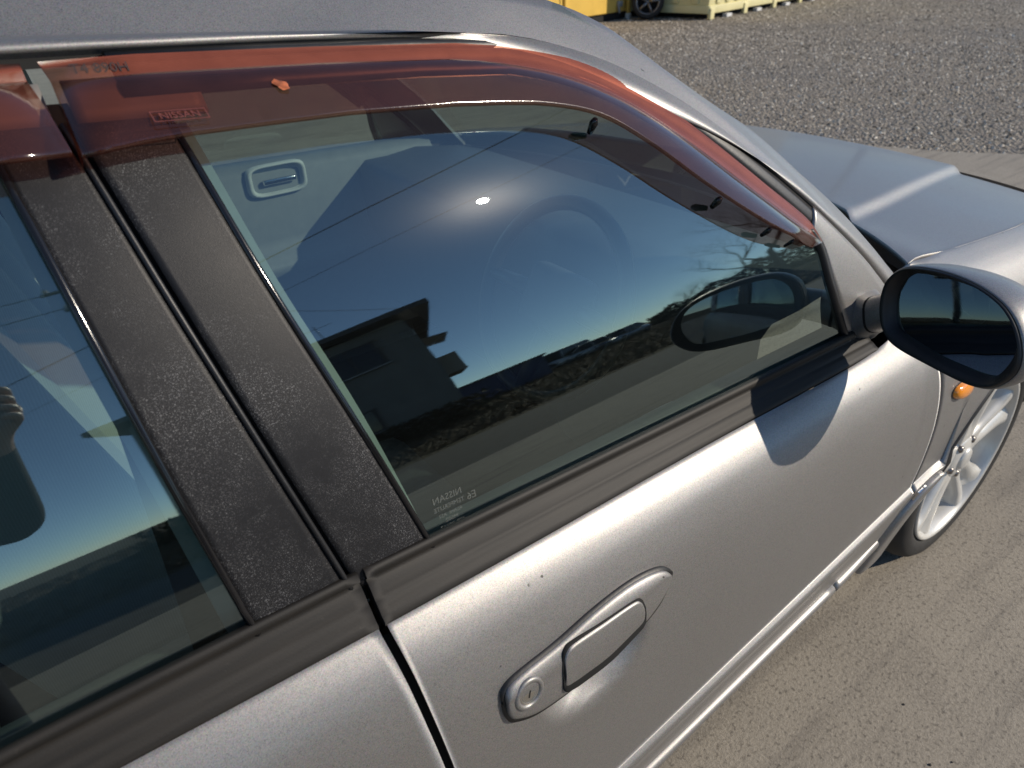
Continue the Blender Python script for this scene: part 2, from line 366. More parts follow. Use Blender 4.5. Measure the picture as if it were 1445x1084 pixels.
# ---- lower body surface
XT = [-2.3, -1.9, -1.2, -0.5, 0.0, 0.5, 0.95, 1.03, 1.12, 1.3, 1.66, 2.0, 2.2, 2.35]
ZT = [0.90, 0.935, 0.935, 0.924, 0.897, 0.8695, 0.845, 0.872, 0.925, 0.907, 0.868, 0.825, 0.79, 0.74]
YT = [0.62, 0.74, 0.80, 0.82, 0.822, 0.812, 0.803, 0.775, 0.738, 0.742, 0.735, 0.685, 0.62, 0.52]
_zt = cr(list(zip(XT, ZT)), 600); _yt = cr(list(zip(XT, YT)), 600)
def ztop(x): return interp(_zt[:, 0], _zt[:, 1], x)
def ytop(x): return interp(_yt[:, 0], _yt[:, 1], x)
def zled(x): return min(0.53, max(0.40, 0.420 + 0.063 * x))
def yled(x): return 0.893 - 0.022 * max(x, 0) - 0.45 * max(0, x - 1.75) ** 2 - 0.12 * max(0, -x - 1.2) ** 2
EV = [0, .02, .06, .12, .22, .35, .5, .7, .85, 1.0]; EE = [0, .14, .36, .58, .80, .945, 1.02, 1.045, 1.03, 1.0]
_ev = cr(list(zip(EV, EE)), 200)
LEDZ = [0.0, 0.0105, 0.02, 0.06, 0.14, 0.30]; LEDY = [0.0, 0.0092, 0.0078, -0.002, -0.018, -0.050]
def ybody(x, z):
    zt, zl = ztop(x), zled(x)
    if z >= zl:
        v = (zt - z) / (zt - zl); e = float(np.interp(v, _ev[:, 0], _ev[:, 1])); return ytop(x) + (yled(x) - ytop(x)) * e
    return yled(x) + interp(LEDZ, LEDY, zl - z)
def cup(x, z):
    """finger recess below the door handle, pressed into the skin"""
    a = (x - 0.188) / 0.092; b = (z - 0.716) / 0.067; d = a * a + b * b
    return 0.023 * (1 - smoothstep(0.32, 1.0, d))
def dpt(x, z, off=0.0, side=1):
    e = 0.002; y = ybody(x, z)
    dx = (ybody(x + e, z) - ybody(x - e, z)) / (2 * e); dz = (ybody(x, z + e) - ybody(x, z - e)) / (2 * e)
    n = Vector((-dx, 1, -dz)).normalized()
    return Vector((x + n.x * off, -side * (y + n.y * off), z + n.z * off))
def zrows(x, zb, fine=46, low=14):
    zt, zl = ztop(x), zled(x)
    r1 = [zt + (zl - zt) * float(np.interp(k / fine, [0, .3, 1], [0, .16, 1])) for k in range(fine + 1)]
    r2 = [zl - d for d in (0.0, 0.0004, 0.0052, 0.0101, 0.0105, 0.0105, 0.0109, 0.02)]
    z3 = zl - 0.02; r3 = [z3 + (zb - z3) * k / low for k in range(1, low + 1)]
    return r1 + r2 + r3
def panel(xl, xr, nu, zb, dens=None, recess=False, side=1, hem=0.012):
    """body panel between two shut-line curves x=xl(z) and x=xr(z) with folded edges"""
    P = []; us = dens or [k / nu for k in range(nu + 1)]
    for u in us:
        xm = lerp(xl(0.7), xr(0.7), u); row = []
        zs = zrows(xm, zb(xm) if callable(zb) else zb)
        for z in zs:
            x = lerp(xl(z), xr(z), u); p = dpt(x, z, 0.0, side)
            if recess: p.y += side * cup(x, z)
            row.append(p)
        row += [row[-1].copy(), row[-1] + Vector((0, side * hem, 0.002))]
        row = [row[0] + Vector((0, side * 0.004, -0.006)), row[0].copy()] + row
        P.append(row)
    f = [p + Vector((0.0015, side * hem, 0)) for p in P[0]]; f2 = [p + Vector((0.0002, side * 0.003, 0)) for p in P[0]]
    l = [p + Vector((-0.0015, side * hem, 0)) for p in P[-1]]
    return [f, [p.copy() for p in P[0]]] + P + [[p.copy() for p in P[-1]], l]
def xgap_r(z): return interp([0.3, 0.5, 0.65, 0.74, 0.80, 0.85, 0.893], [0.03, 0.005, -0.016, -0.026, -0.033, -0.038, -0.043], z)
def xgap_f(z): return interp([0.30, 0.40, 0.48, 0.545, 0.643, 0.695, 0.763, 0.86], [1.060, 1.082, 1.088, 1.090, 1.085, 1.076, 1.062, 1.015], z)
def zsill(x): return 0.283 + 0.043 * x

# dark inner shell behind the shut lines
mb = MB()
for sd in (1, -1):
    P = []
    for x in np.linspace(-2.2, 1.13, 60):
        P.append([dpt(x, z, -0.020, sd) + Vector((0, sd * 0.004, 0)) for z in np.linspace(ztop(x) - 0.012, 0.24, 24)] )
    # keep the shell clear of the finger recess on the near side
    for i, row in enumerate(P):
        for j, p in enumerate(row):
            if sd == 1 and cup(p.x, p.z) > 0: P[i][j] = p + Vector((0, 0.03, 0))
    mb.grid(P, flip=sd < 0)
mb.build('inner_shell', 'seam_black', CAR)

# doors
FD = MB().grid(panel(lambda z: xgap_r(z) + 0.0045, lambda z: xgap_f(z) - 0.004, 190, lambda x: zsill(x) + 0.006, recess=True)).build('front_door', 'paint', CAR, label='silver front door with flush handle and finger recess')
RD = MB().grid(panel(lambda z: -0.98 + 0.25 * max(0, 0.62 - z), lambda z: xgap_r(z) - 0.0045, 90, lambda x: 0.289)).build('rear_door', 'paint', CAR)
FDL = MB().grid(panel(lambda z: xgap_r(z) + 0.004, lambda z: xgap_f(z) - 0.004, 60, lambda x: 0.30, side=-1), flip=True).build('front_door', 'paint', CAR)
RDL = MB().grid(panel(lambda z: -0.98 + 0.25 * max(0, 0.62 - z), lambda z: xgap_r(z) - 0.004, 50, lambda x: 0.289, side=-1), flip=True).build('rear_door', 'paint', CAR)

# fenders and rear quarters with round wheel arches
WX, WZ, WR, AR = 1.545, 0.302, 0.302, 0.372
WXR = -1.18
def arch_panel(x0, x1, cx, gapside, side, gapf):
    xs = [x for x in np.linspace(x0, cx - AR, 8)[:-1]] if x0 < cx - AR else []
    xs += [cx - AR * math.cos(a) for a in np.linspace(0, math.pi, 44)]
    xs += [x for x in np.linspace(cx + AR, x1, 14)[1:]]
    P = []
    for x0_ in xs:
        inside = abs(x0_ - cx) <= AR
        zb = 0.27 if not inside else max(0.27, WZ + math.sqrt(max(0, AR ** 2 - (x0_ - cx) ** 2)))
        row = []
        zt = ztop(x0_); zl = zled(x0_)
        zs = zrows(x0_, zb) if zb < zl - 0.03 else [zt + (zb - zt) * float(np.interp(k / 68, [0, .3, 1], [0, .16, 1])) for k in range(69)]
        for z in zs:
            x = x0_ + gapf(z, x0_); row.append(dpt(x, z, 0.006 * math.exp(-((math.hypot(x - cx, z - WZ) - AR) / 0.03) ** 2), side))
        row += [row[-1].copy(), row[-1] + Vector((0, side * 0.03, 0.0))]; row = [row[0] + Vector((0, side * 0.012, -0.012)), row[0].copy()] + row
        P.append(row)
    P = [[p + Vector((0, side * 0.012, 0)) for p in P[0]]] + P if gapside == 'l' else P + [[p + Vector((0, side * 0.012, 0)) for p in P[-1]]]
    return P
def gf_front(z, x0): return (xgap_f(z) + 0.003 - 1.093) * (1 - smoothstep(1.093, 1.25, x0))
FE = MB().grid(arch_panel(1.093, 2.25, WX, 'l', 1, gf_front)).build('front_fender', 'paint', CAR)
FEL = MB().grid(arch_panel(1.093, 2.25, WX, 'l', -1, gf_front), flip=True).build('front_fender', 'paint', CAR)
def gf_rear(z, x0): return (0.25 * max(0, 0.62 - z)) * 0 - 0.0
QU = MB().grid(arch_panel(-2.25, -0.988, WXR - 0.02, 'r', 1, lambda z, x: 0)).build('rear_quarter', 'paint', CAR)
QUL = MB().grid(arch_panel(-2.25, -0.988, WXR - 0.02, 'r', -1, lambda z, x: 0), flip=True).build('rear_quarter', 'paint', CAR)
for cx, sd, par in ((WX, 1, FE), (WX, -1, FEL), (WXR - 0.02, 1, QU), (WXR - 0.02, -1, QUL)):
    mb = MB(); P = []
    for a in np.linspace(-0.1, math.pi + 0.1, 40):
        x, z = cx - math.cos(a) * (AR - 0.002), WZ + math.sin(a) * (AR - 0.002); y = ybody(x, max(z, 0.29))
        P.append([Vector((x, -sd * (y + 0.004), z)), Vector((x + math.cos(a) * 0.006, -sd * (y + 0.003), z - math.sin(a) * 0.006)), Vector((x + math.cos(a) * 0.008, -sd * (y - 0.03), z - math.sin(a) * 0.008)), Vector((x, -sd * 0.55, z)), Vector((cx, -sd * 0.55, WZ))])
    mb.grid(P, flip=sd < 0); mb.build('wheel_well', 'seam_black', par)
    P = []
    for a in np.linspace(0.02, math.pi - 0.02, 44):
        P.append([Vector((cx - math.cos(a) * r_, -sd * (ybody(cx - math.cos(a) * r_, max(WZ + math.sin(a) * r_, 0.29)) + o_), WZ + math.sin(a) * r_)) for r_, o_ in ((AR + 0.010, 0.0045), (AR + 0.008, 0.0085), (AR - 0.001, 0.0095), (AR - 0.006, 0.006), (AR - 0.008, -0.02))])
    MB().grid(P, flip=sd < 0).build('arch_trim', 'black_trim', par)

# side skirt, one long piece and a short one at the fender
def skirt(x0, x1, n, sd, fade=False):
    P = []
    for x in np.linspace(x0, x1, n):
        zs = zsill(x); y = ybody(x, zs); k = 1 - (smoothstep(x0 + 0.02, x1, x) * 0.55 if fade else 0)
        prof = [(-0.01, 0.004), (0.0, 0.0015), (0.004 * k, -0.0005), (0.0075 * k, -0.004), (0.009 * k, -0.009), (0.008 * k, -0.015), (0.001, -0.026), (-0.014, -0.05), (-0.035, -0.085), (-0.07, -0.10)]
        P.append([Vector((x, -sd * (y + a), zs + b)) for a, b in prof])
    P = [[p + Vector((0.001, sd * 0.02, 0)) for p in P[0]]] + P + [[p + Vector((-0.001, sd * 0.02, 0)) for p in P[-1]]]
    return P
for sd in (1, -1):
    MB().grid(skirt(-0.82, 0.893, 60, sd), flip=sd < 0).build('side_skirt', 'paint', CAR)
    MB().grid(skirt(0.899, 1.10, 16, sd, True), flip=sd < 0).build('skirt_end', 'paint', CAR)
for sd in (1, -1):
    A_ = cr([(1.200, 0.476), (1.150, 0.456), (1.108, 0.420), (1.084, 0.370), (1.070, 0.310), (1.060, 0.225)], 30); B_ = cr([(1.211, 0.470), (1.194, 0.430), (1.183, 0.390), (1.176, 0.350), (1.174, 0.300), (1.180, 0.225)], 30); P = []
    for a_, b_ in zip(A_, B_):
        row = [dpt(a_[0], a_[1], -0.002, sd), dpt(a_[0] + 0.001, a_[1], 0.006, sd)]
        row += [dpt(lerp(a_[0], b_[0], v), lerp(a_[1], b_[1], v), 0.010 + 0.004 * math.sin(v * math.pi), sd) for v in (0.06, 0.2, 0.4, 0.6, 0.8, 0.95)]
        row += [dpt(b_[0], b_[1], 0.006, sd), dpt(b_[0], b_[1], -0.03, sd)]; P.append(row)
    P = [[p + Vector((0, sd * 0.012, 0)) for p in P[0]]] + P
    MB().grid(P, flip=sd < 0).build('arch_spat', 'paint', CAR)
mb = MB(); mb.box((0.0, 0, 0.215), (2.2, 1.55, 0.05)); mb.build('floor_pan', 'seam_black', CAR, smooth=False)

# belt mouldings (rubber strips along the window sills)
def moulding(x0, x1, n, sd=1):
    P = []
    for x in np.linspace(x0, x1, n):
        zt, yt = ztop(min(x, 0.93)) - (0.0 if x < 0.93 else 0), ytop(min(x, 0.93))
        g0 = gpt(x, 12.0, 0.0035); g1 = gpt(x, 11.9, 0.009); g2 = gpt(x, 11.45, 0.0105); g3 = gpt(x, 11.25, 0.006); g4 = gpt(x, 11.05, 0.009)
        def L(a, b): return Vector((x, -(lerp(-g4.y, yt, a)), lerp(g4.z, zt, a) + b))
        row = [gpt(x, 11.0, 0.001), g0, g1, g2, g3, g4, L(0.12, 0.0008), L(0.26, 0.0010), L(0.40, 0.0009), L(0.46, 0.0002), L(0.52, 0.0012), L(0.70, 0.0022), L(0.88, 0.0020), Vector((x, -(yt + 0.0025), zt + 0.0015)), Vector((x, -(yt + 0.002), zt - 0.0035)), Vector((x, -(yt - 0.006), zt - 0.006))]
        if sd < 0: row = [Vector((p.x, -p.y, p.z)) for p in row]
        P.append(row)
    c0 = [p.copy() for p in P[0]]; c1 = [p.copy() for p in P[-1]]
    return [[p + Vector((0, sd * 0.012, -0.012)) for p in P[0]], c0] + P + [c1, [p + Vector((0, sd * 0.012, -0.012)) for p in P[-1]]]
MB().grid(moulding(-0.040, 0.905, 90)).build('belt_moulding', 'rubber', FD)
MB().grid(moulding(-0.86, -0.047, 60)).build('belt_moulding', 'rubber', RD)
MB().grid(moulding(-0.040, 0.905, 30, -1), flip=True).build('belt_moulding', 'rubber', FDL)
MB().grid(moulding(-0.86, -0.047, 30, -1), flip=True).build('belt_moulding', 'rubber', RDL)

# side glass
top_in = inset(FRONTGAP, 0.036)
def glass_grid(bot, top, off=0.0, sd=1, nu=60, nv=26):
    return gloft(bot, top, nu, nv, off, 0.0, sd)
f_top = [p for p in top_in if -0.105 < p[0] < 0.77] + [(0.80, 20.6)]
f_bot = [(0.005, 9.8), (0.2, 9.9), (0.45, 10.2), (0.7, 10.4), (0.885, 10.4)]
FG = MB().grid(glass_grid(f_bot, f_top)).build('window_glass', 'side_glass', FD, label='green-tinted front side window mirroring sky and yard')
r_top = [(-0.165, 37.6), (-0.35, 37.6), (-0.6, 36.9), (-0.80, 35.2)]; r_bot = [(-0.12, 9.6), (-0.35, 9.6), (-0.6, 9.4), (-0.86, 9.2)]
RGL = MB().grid(glass_grid(r_bot, r_top), flip=True).build('window_glass', 'side_glass', RD)
MB().grid(glass_grid(f_bot, f_top, sd=-1), flip=True).build('window_glass', 'clear_glass', FDL)
MB().grid(glass_grid(r_bot, r_top, sd=-1)).build('window_glass', 'clear_glass', RDL)

# window frames: painted upper frame, black run channel, sail in front of the glass
for sd, d1, d2 in ((1, FD, RD), (-1, FDL, RDL)):
    fr = [p for p in GAPF if -0.130 <= p[0] <= 0.80]
    ds = np.array([0.0145 + 0.0145 * smoothstep(0.28, 0.60, x) for x, _ in fr])
    A, B = inset(fr, ds + 0.0003), inset(fr, ds + 0.014)
    MB().grid(gloft(inset(fr, 0.002), inset(fr, ds), 80, 4, lambda u, v: 0.001 + 0.0025 * math.sin(v * math.pi), 0.006, sd), flip=sd > 0).build('frame_seal', 'black_trim', d1)
    MB().grid(gloft(A, B, 80, 5, lambda u, v: 0.003 + 0.002 * math.sin(v * math.pi), 0.006, sd), flip=sd > 0).build('window_frame', 'frame_paint', d1)
    MB().grid(gloft(inset(fr, ds + 0.0145), inset(fr, ds + 0.029), 80, 5, lambda u, v: 0.003 + 0.0025 * math.sin(v * math.pi), 0.004, sd), flip=sd > 0).build('run_channel', 'black_trim', d1)
    so_, si_ = [(0.785, 24.35), (0.8998, 19.05), (0.9527, 16.35), (1.005, 13.6)], [(0.774, 22.6), (0.797, 20.6), (0.813, 17.4), (0.845, 12.9), (0.868, 10.6)]
    MB().grid(gloft(so_, si_, 40, 9, lambda u, v: 0.004 + 0.002 * math.sin(v * math.pi), 0.006, sd), flip=sd > 0).build('sail_panel', 'paint', d1)
    MB().grid(gloft(si_, [(x - 0.014, p) for x, p in si_], 40, 4, lambda u, v: 0.004 + 0.004 * math.sin(v * math.pi), 0.005, sd), flip=sd > 0).build('run_channel', 'black_trim', d1)
    fr = [p for p in GAPF if -0.98 <= p[0] <= -0.141]
    MB().grid(gloft(inset(fr, 0.0085), inset(fr, 0.030), 50, 5, 0.003, 0.006, sd), flip=sd > 0).build('window_frame', 'frame_paint', d2)
    MB().grid(gloft(inset(fr, 0.0305), inset(fr, 0.046), 50, 5, 0.005, 0.004, sd), flip=sd > 0).build('run_channel', 'black_trim', d2)
    MB().grid(gloft([(-0.79, 36.5), (-0.86, 10.2)], [(-0.99, 36.2), (-1.1, 10.5)], 20, 8, 0.004, 0.006, sd), flip=sd < 0).build('corner_panel', 'paint', d2)
    MB().grid(gloft([(-0.128, 38.3), (-0.03, 38.4)], [(-0.128, 36.25), (-0.03, 36.4)], 12, 4, 0.002, 0.004, sd), flip=sd > 0).build('frame_corner', 'frame_paint', d1)
    MB().grid(gloft([(-0.21, 38.2), (-0.143, 38.2)], [(-0.21, 36.25), (-0.143, 36.25)], 12, 4, 0.002, 0.004, sd), flip=sd > 0).build('frame_corner', 'frame_paint', d2)
    # black pillar covers
    MB().grid(gloft([(-0.0655, 36.2), (-0.041, 28.05), (-0.006, 19.9), (0.0357, 10.9)], [(-0.1325, 36.2), (-0.1085, 27.6), (-0.0828, 19.9), (-0.0485, 10.9)], 50, 12, lambda u, v: 0.0045 + 0.0005 * math.sin(v * math.pi), 0.006, sd), flip=sd > 0).build('pillar_cover', 'pillar_film', d1)
    MB().grid(gloft([(-0.1415, 36.2), (-0.1175, 27.6), (-0.0915, 19.9), (-0.0575, 10.85)], [(-0.1885, 36.2), (-0.1755, 27.6), (-0.1625, 19.9), (-0.1435, 10.85)], 50, 12, lambda u, v: 0.0045 + 0.0005 * math.sin(v * math.pi), 0.006, sd), flip=sd > 0).build('pillar_cover', 'pillar_film', d2)
    def run(pts, off, rad, n=40): return [gpt(x, p, off, sd) for x, p in cr(pts, n)]
    MB().tube(run([(-0.1390, 36.2), (-0.115, 27.6), (-0.089, 19.9), (-0.0548, 10.85)], 0.0055, 0), 0.0026, 8).build('shut_seal', 'black_trim', d2)
    MB().tube(run([(-0.1895, 36.2), (-0.177, 27.6), (-0.1640, 19.9), (-0.1445, 10.9)], 0.004, 0), 0.0035, 8).build('glass_edge_seal', 'gloss_black', d2)
    MB().tube(run([(-0.0645, 36.2), (-0.040, 28.05), (-0.005, 19.9), (0.0368, 10.95)], 0.004, 0), 0.0032, 8).build('glass_edge_seal', 'gloss_black', d1)
    # body B pillar behind the covers, cloth-side trim reaching past the cover edge
    MB().grid(gloft([(-0.045, 36.6), (-0.022, 28.0), (0.012, 19.9), (0.054, 8.5)], [(-0.20, 36.6), (-0.19, 27.6), (-0.178, 19.9), (-0.16, 8.5)], 30, 8, -0.022, 0.01, sd), flip=sd > 0).build('pillar_trim', 'trim_light', CAR)
    MB().grid(gloft([(-0.128, 37.5), (-0.1, 27.6), (-0.07, 19.9), (-0.03, 9.5)], [(-0.148, 37.5), (-0.13, 27.6), (-0.105, 19.9), (-0.075, 9.5)], 20, 3, -0.006, 0.0, sd), flip=sd > 0).build('pillar_seam', 'seam_black', CAR)

# rain visors
def visor(T, Fo, Bo, n, front_end=True):
    T, Fo, Bo = cr(T, n), cr(Fo, n), cr(Bo, n); P = []
    for i in range(n):
        u = i / (n - 1); k = 1.0 if not front_end else 1 - 0.75 * smoothstep(0.88, 1.0, u)
        row = [gpt(*T[i], 0.0045), gpt(*(T[i] * .5 + Fo[i] * .5), 0.0062), gpt(*(T[i] * .12 + Fo[i] * .88), 0.0075)]
        for v in (0.0, 0.06, 0.15, 0.3, 0.45, 0.6, 0.75, 0.88, 0.96, 1.0):
            q = Fo[i] * (1 - v) + Bo[i] * v
            row.append(gpt(q[0], q[1], lerp(0.0095, lerp(0.010, 0.034, k), v ** 0.85) + 0.003 * k * math.sin(v * math.pi)))
        q = Bo[i]; row.append(gpt(q[0], q[1] - 0.10, lerp(0.010, 0.0325, k))); row.append(gpt(q[0], q[1] - 0.10, lerp(0.008, 0.029, k)))
        P.append(row)
    end = [gpt(*(cr(np.array([T[0], Fo[0], Bo[0]]), len(P[0]))[j]), 0.0055) for j in range(len(P[0]))]
    return P, end
P, end = visor(V_TOP, V_FOLD, V_BOT, 90)
VF = MB().grid([end] + P, flip=True).build('window_visor', ['visor_acrylic', 'visor_flange'], CAR, label='bronze acrylic rain visor over the front side window')
P, end = visor([(-0.149, 39.08), (-0.3, 39.0), (-0.55, 38.6), (-0.80, 36.9)], [(-0.1495, 38.05), (-0.3, 38.0), (-0.55, 37.5), (-0.79, 35.8)], [(-0.1435, 34.3), (-0.3, 34.2), (-0.55, 33.6), (-0.74, 32.4)], 50, True)
VR = MB().grid([end] + P).build('window_visor', ['visor_acrylic', 'visor_flange'], CAR, label='bronze acrylic rain visor over the rear side window')
for o in (VF, VR):
    k = len(P[0]) - 1
    for i, f_ in enumerate(o.data.polygons): f_.material_index = 1 if (i >= k and i % k < 3) else 0
# clips under the visor lip
for x, p, s_ in ((0.375, 33.3, 1.0), (0.548, 26.7, 1.0), (0.640, 23.6, 0.8), (0.690, 22.2, 0.6)):
    a, b = gpt(x, p + 0.1, 0.024), gpt(x + 0.004, p - 0.3, 0.004)
    d = (b - a).normalized(); mb = MB()
    mb.tube([a, a + d * 0.006, a + d * 0.012, b], [0.0030 * s_, 0.0052 * s_, 0.0045 * s_, 0.0035 * s_], 10); mb.build('visor_clip', 'gloss_black', VF)
# amber patch of adhesive showing through the visor
mb = MB(); c0 = (0.030, 36.75); ring = []
for k in range(18):
    a = 2 * math.pi * k / 18; rr_ = 0.0070 * (1 + 0.07 * math.sin(3 * a + 1) + 0.10 * math.sin(5 * a))
    ring.append(gpt(c0[0] + rr_ * math.cos(a) * 0.85 - rr_ * math.sin(a) * 0.25, c0[1] + math.degrees(rr_ * math.sin(a)) * 0.95, 0.0256 + 0.0004 * math.sin(4 * a) - 0.46 * rr_ * math.sin(a)))
mb.add(ring + [gpt(*c0, 0.0266)], [(k, (k + 1) % 18, 18) for k in range(18)]); simple('adhesive', (0.42, 0.12, 0.045), 0.35, var=0.5, scale=180, bump=0.8, bscale=260)
mb.build('adhesive_patch', 'adhesive', VF)

# lettering helper: flat text laid onto a curved surface
def text_on(name, s_, size, fn, mat, parent, mirror=False, thin=1.0):
    cu = bpy.data.curves.new('txt', 'FONT'); cu.body = s_; cu.size = 1.0; cu.align_x = 'CENTER'; cu.align_y = 'CENTER'; cu.resolution_u = 2
    o = bpy.data.objects.new('txt', cu); col.objects.link(o)
    bpy.context.view_layer.update()
    me = bpy.data.meshes.new_from_object(o.evaluated_get(bpy.context.evaluated_depsgraph_get()))
    bpy.data.objects.remove(o)
    for v in me.vertices:
        v.co = fn((-v.co.x if mirror else v.co.x) * size * thin, v.co.y * size)
    me.name = name; me.materials.clear(); me.materials.append(MATS[mat])
    return link(name, me, parent)
def gtext(x0, p0, off, slope=0.0):
    return lambda a, b: gpt(x0 + a - b * slope, p0 + math.degrees(b), off)
def slant(a): return a
text_on('printed_number', 'T4 890H', 0.0115, gtext(-0.098, 38.58, 0.0078), 'visor_ink', VF)
text_on('embossed_name', 'NISSAN', 0.0095, lambda a, b: gpt(-0.062 + a, 35.42 + math.degrees(b), 0.0333 + b * -0.55), 'visor_emboss', VF, thin=0.95)
mb = MB()
for (a0, b0, a1, b1) in ((-.0205, -.0055, .0205, -.0048), (-.0205, .0048, .0205, .0055), (-.0205, -.0055, -.0198, .0055), (.0198, -.0055, .0205, .0055)):
    q = [(a0, b0), (a1, b0), (a1, b1), (a0, b1)]
    mb.add([gpt(-0.062 + a, 35.42 + math.degrees(b), 0.0335 + b * -0.55) for a, b in q], [(0, 1, 2, 3)])
mb.build('embossed_border', 'visor_emboss', VF)
for ln, (tx, sz, dp) in enumerate((('NISSAN', 0.0105, 0), ('TEMPERLITE', 0.0070, 0.65), ('ASAHI  AS2', 0.0058, 1.18), ('M502', 0.0068, 1.62), ('43R-00117', 0.0068, 2.06))):
    text_on('glass_marking', tx, sz, gtext(0.066, 13.75 - dp * 0.9, 0.0012), 'etch', FG, mirror=True)
text_on('glass_marking', 'E6', 0.012, gtext(0.094, 13.15, 0.0012), 'etch', FG, mirror=True)

# roof, rails and A pillars
SIL = [(-1.02, 0.45, 1.385), (-0.85, 0.46, 1.402), (-0.6, 0.47, 1.42), (-0.35, 0.475, 1.43), (-0.1585, 0.478, 1.434), (0.0, 0.48, 1.432), (0.1, 0.482, 1.428), (0.22, 0.486, 1.418), (0.33, 0.492, 1.404), (0.434, 0.50, 1.382), (0.513, 0.52, 1.350), (0.579, 0.55, 1.303), (0.685, 0.57, 1.239), (0.77, 0.59, 1.189), (0.828, 0.61, 1.143), (0.927, 0.64, 1.066), (1.037, 0.68, 0.961), (1.12, 0.712, 0.885)]
for sd in (1, -1):
    g_ = cr(ROOFGAP, 110); s_ = cr(SIL, 110); P = []
    for (x, p), s3 in zip(g_, s_):
        G0 = gpt(x, p, 0.0, 1); S3 = Vector((s3[0], -s3[1], s3[2])); n = Vector((0, -math.cos(R(p)), math.sin(R(p)))); tn = (S3 - G0).normalized()
        up = (tn.cross(Vector((1, 0, 0)))); 
        L = (S3 - G0).length
        nn = (n - tn * n.dot(tn)).normalized()
        row = [G0 - n * 0.016 + tn * 0.002, G0 + n * 0.0 + tn * 0.001, G0 + n * 0.0055 + tn * 0.003]
        for v in (0.10, 0.17, 0.26, 0.38, 0.52, 0.66, 0.8, 0.92, 1.0):
            row.append(G0 + (S3 - G0) * v + nn * (0.0145 * (math.sin(min(1, v * 1.0) * math.pi * 0.5 + math.pi * 0.5 * smoothstep(0, 1, v))) * 0 + 0.0155 * (1 - (2 * v - 0.75) ** 2 / 1.6)))
        row.append(S3 + Vector((-0.004, 0.006, -0.010)))
        if sd < 0: row = [Vector((q.x, -q.y, q.z)) for q in row]
        P.append(row)
    MB().grid(P, flip=sd > 0).build('roof_rail', 'paint', CAR)
    MB().grid(gloft([(x, p + 0.6) for x, p in ROOFGAP], [(x, p - 0.5) for x, p in ROOFGAP], 90, 3, -0.006, 0, sd), flip=sd > 0).build('drip_seam', 'seam_black', CAR)
# the rails' inner curve joined by the roof skin
s_ = cr(SIL, 110); rows = [q for q in s_ if q[0] <= 0.434]; P = []
for q in rows:
    nn = 0.0155 * (1 - (2 - 0.75) ** 2 / 1.6)
    row = []
    for k in range(25):
        y = -q[1] + 2 * q[1] * k / 24; e = 1 - (y / q[1]) ** 2
        row.append(Vector((q[0] + 0.07 * e * smoothstep(0.1, 0.434, q[0]) - 0.08 * e * smoothstep(-0.8, -1.02, q[0]), y, q[2] + 0.001 + 0.028 * e)))
    P.append(row)
MB().grid(P, flip=True).build('roof_skin', 'paint', CAR)
P2 = [[p + Vector((0, 0, -0.045)) for p in r_[1:-1]] for r_ in P]
MB().grid(P2).build('headliner', 'trim_light', CAR)
# windscreen and rear window
def sheet(top, bot, n, bow_t, bow_b, nv=12):
    P = []
    for k in range(n):
        a = -1 + 2 * k / (n - 1); e = 1 - a * a
        T = Vector((top[0] + bow_t * e, a * top[1], top[2] + 0.028 * e)); B = Vector((bot[0] + bow_b * e, a * bot[1], bot[2] + 0.0 * e)); P.append([T.lerp(B, v / (nv - 1)) + Vector((0, 0, 0.035 * math.sin(v / (nv - 1) * math.pi))) for v in range(nv)])
    return P
MB().grid(sheet((0.44, 0.515, 1.378), (1.10, 0.70, 0.895), 24, 0.065, 0.16)).build('windscreen', 'clear_glass', CAR)
MB().grid(sheet((-1.03, 0.45, 1.385), (-1.62, 0.62, 0.945), 20, -0.08, -0.06), flip=True).build('rear_window', 'clear_glass', CAR)
# C pillars
for sd in (1, -1):
    P = []
    for v in np.linspace(0, 1, 10):
        A_ = gpt(lerp(-0.98, -1.12, v), lerp(36.6, 10.3, v), 0.002, 1); B_ = Vector((lerp(-1.03, -1.64, v), -lerp(0.45, 0.63, v), lerp(1.385, 0.945, v)))
        row = [A_.lerp(B_, k / 5) + Vector((0, -0.012 * math.sin(k / 5 * math.pi), 0.006)) for k in range(6)]
        P.append([Vector((q.x, sd * q.y, q.z)) for q in row])
    MB().grid(P, flip=sd < 0).build('rear_pillar', 'paint', CAR)

# bonnet with two long creases, cowl, nose
def hood_edge(x): return ytop(max(x, 1.12)) - 0.005
def hood_z(x, y):
    ye = hood_edge(x); e = max(0, 1 - (abs(y) / ye) ** 2.2)
    yc = interp([1.1, 1.43, 2.2], [0.56, 0.51, 0.37], x)
    return ztop(x) - 0.005 + 0.038 * e + 0.019 * (1 - smoothstep(yc - 0.006, yc + 0.020, abs(y))) - 0.05 * max(0, x - 2.08) ** 2 * 40
P = []
for k in range(181):
    a = -1 + 2 * k / 180; row = []
    x0 = 1.115 + 0.235 * (1 - abs(a) ** 2.0)
    for x in np.linspace(x0, 2.24, 40):
        y = a * (hood_edge(x) - 0.002); row.append(Vector((x, y, hood_z(x, y))))
    row = [row[0] + Vector((0.008, 0, -0.014)), row[0].copy()] + row; row.append(row[-1] + Vector((0.0, 0, -0.03))); P.append(row)
P = [[p + Vector((0, 0.004, -0.012)) for p in P[0]], [p.copy() for p in P[0]]] + P + [[p.copy() for p in P[-1]], [p + Vector((0, -0.004, -0.012)) for p in P[-1]]]
MB().grid(P).build('bonnet', 'paint', CAR, label='silver bonnet with long raised crease')
P = []
for k in range(41):
    a = -1 + 2 * k / 40; x1 = 1.115 + 0.235 * (1 - a * a); x0 = 1.03 + 0.20 * (1 - a * a); y = a * 0.74
    P.append([Vector((lerp(x0, x1 + 0.05, v), y, lerp(0.90, 0.868, v))) for v in (0, .35, .7, 1)])
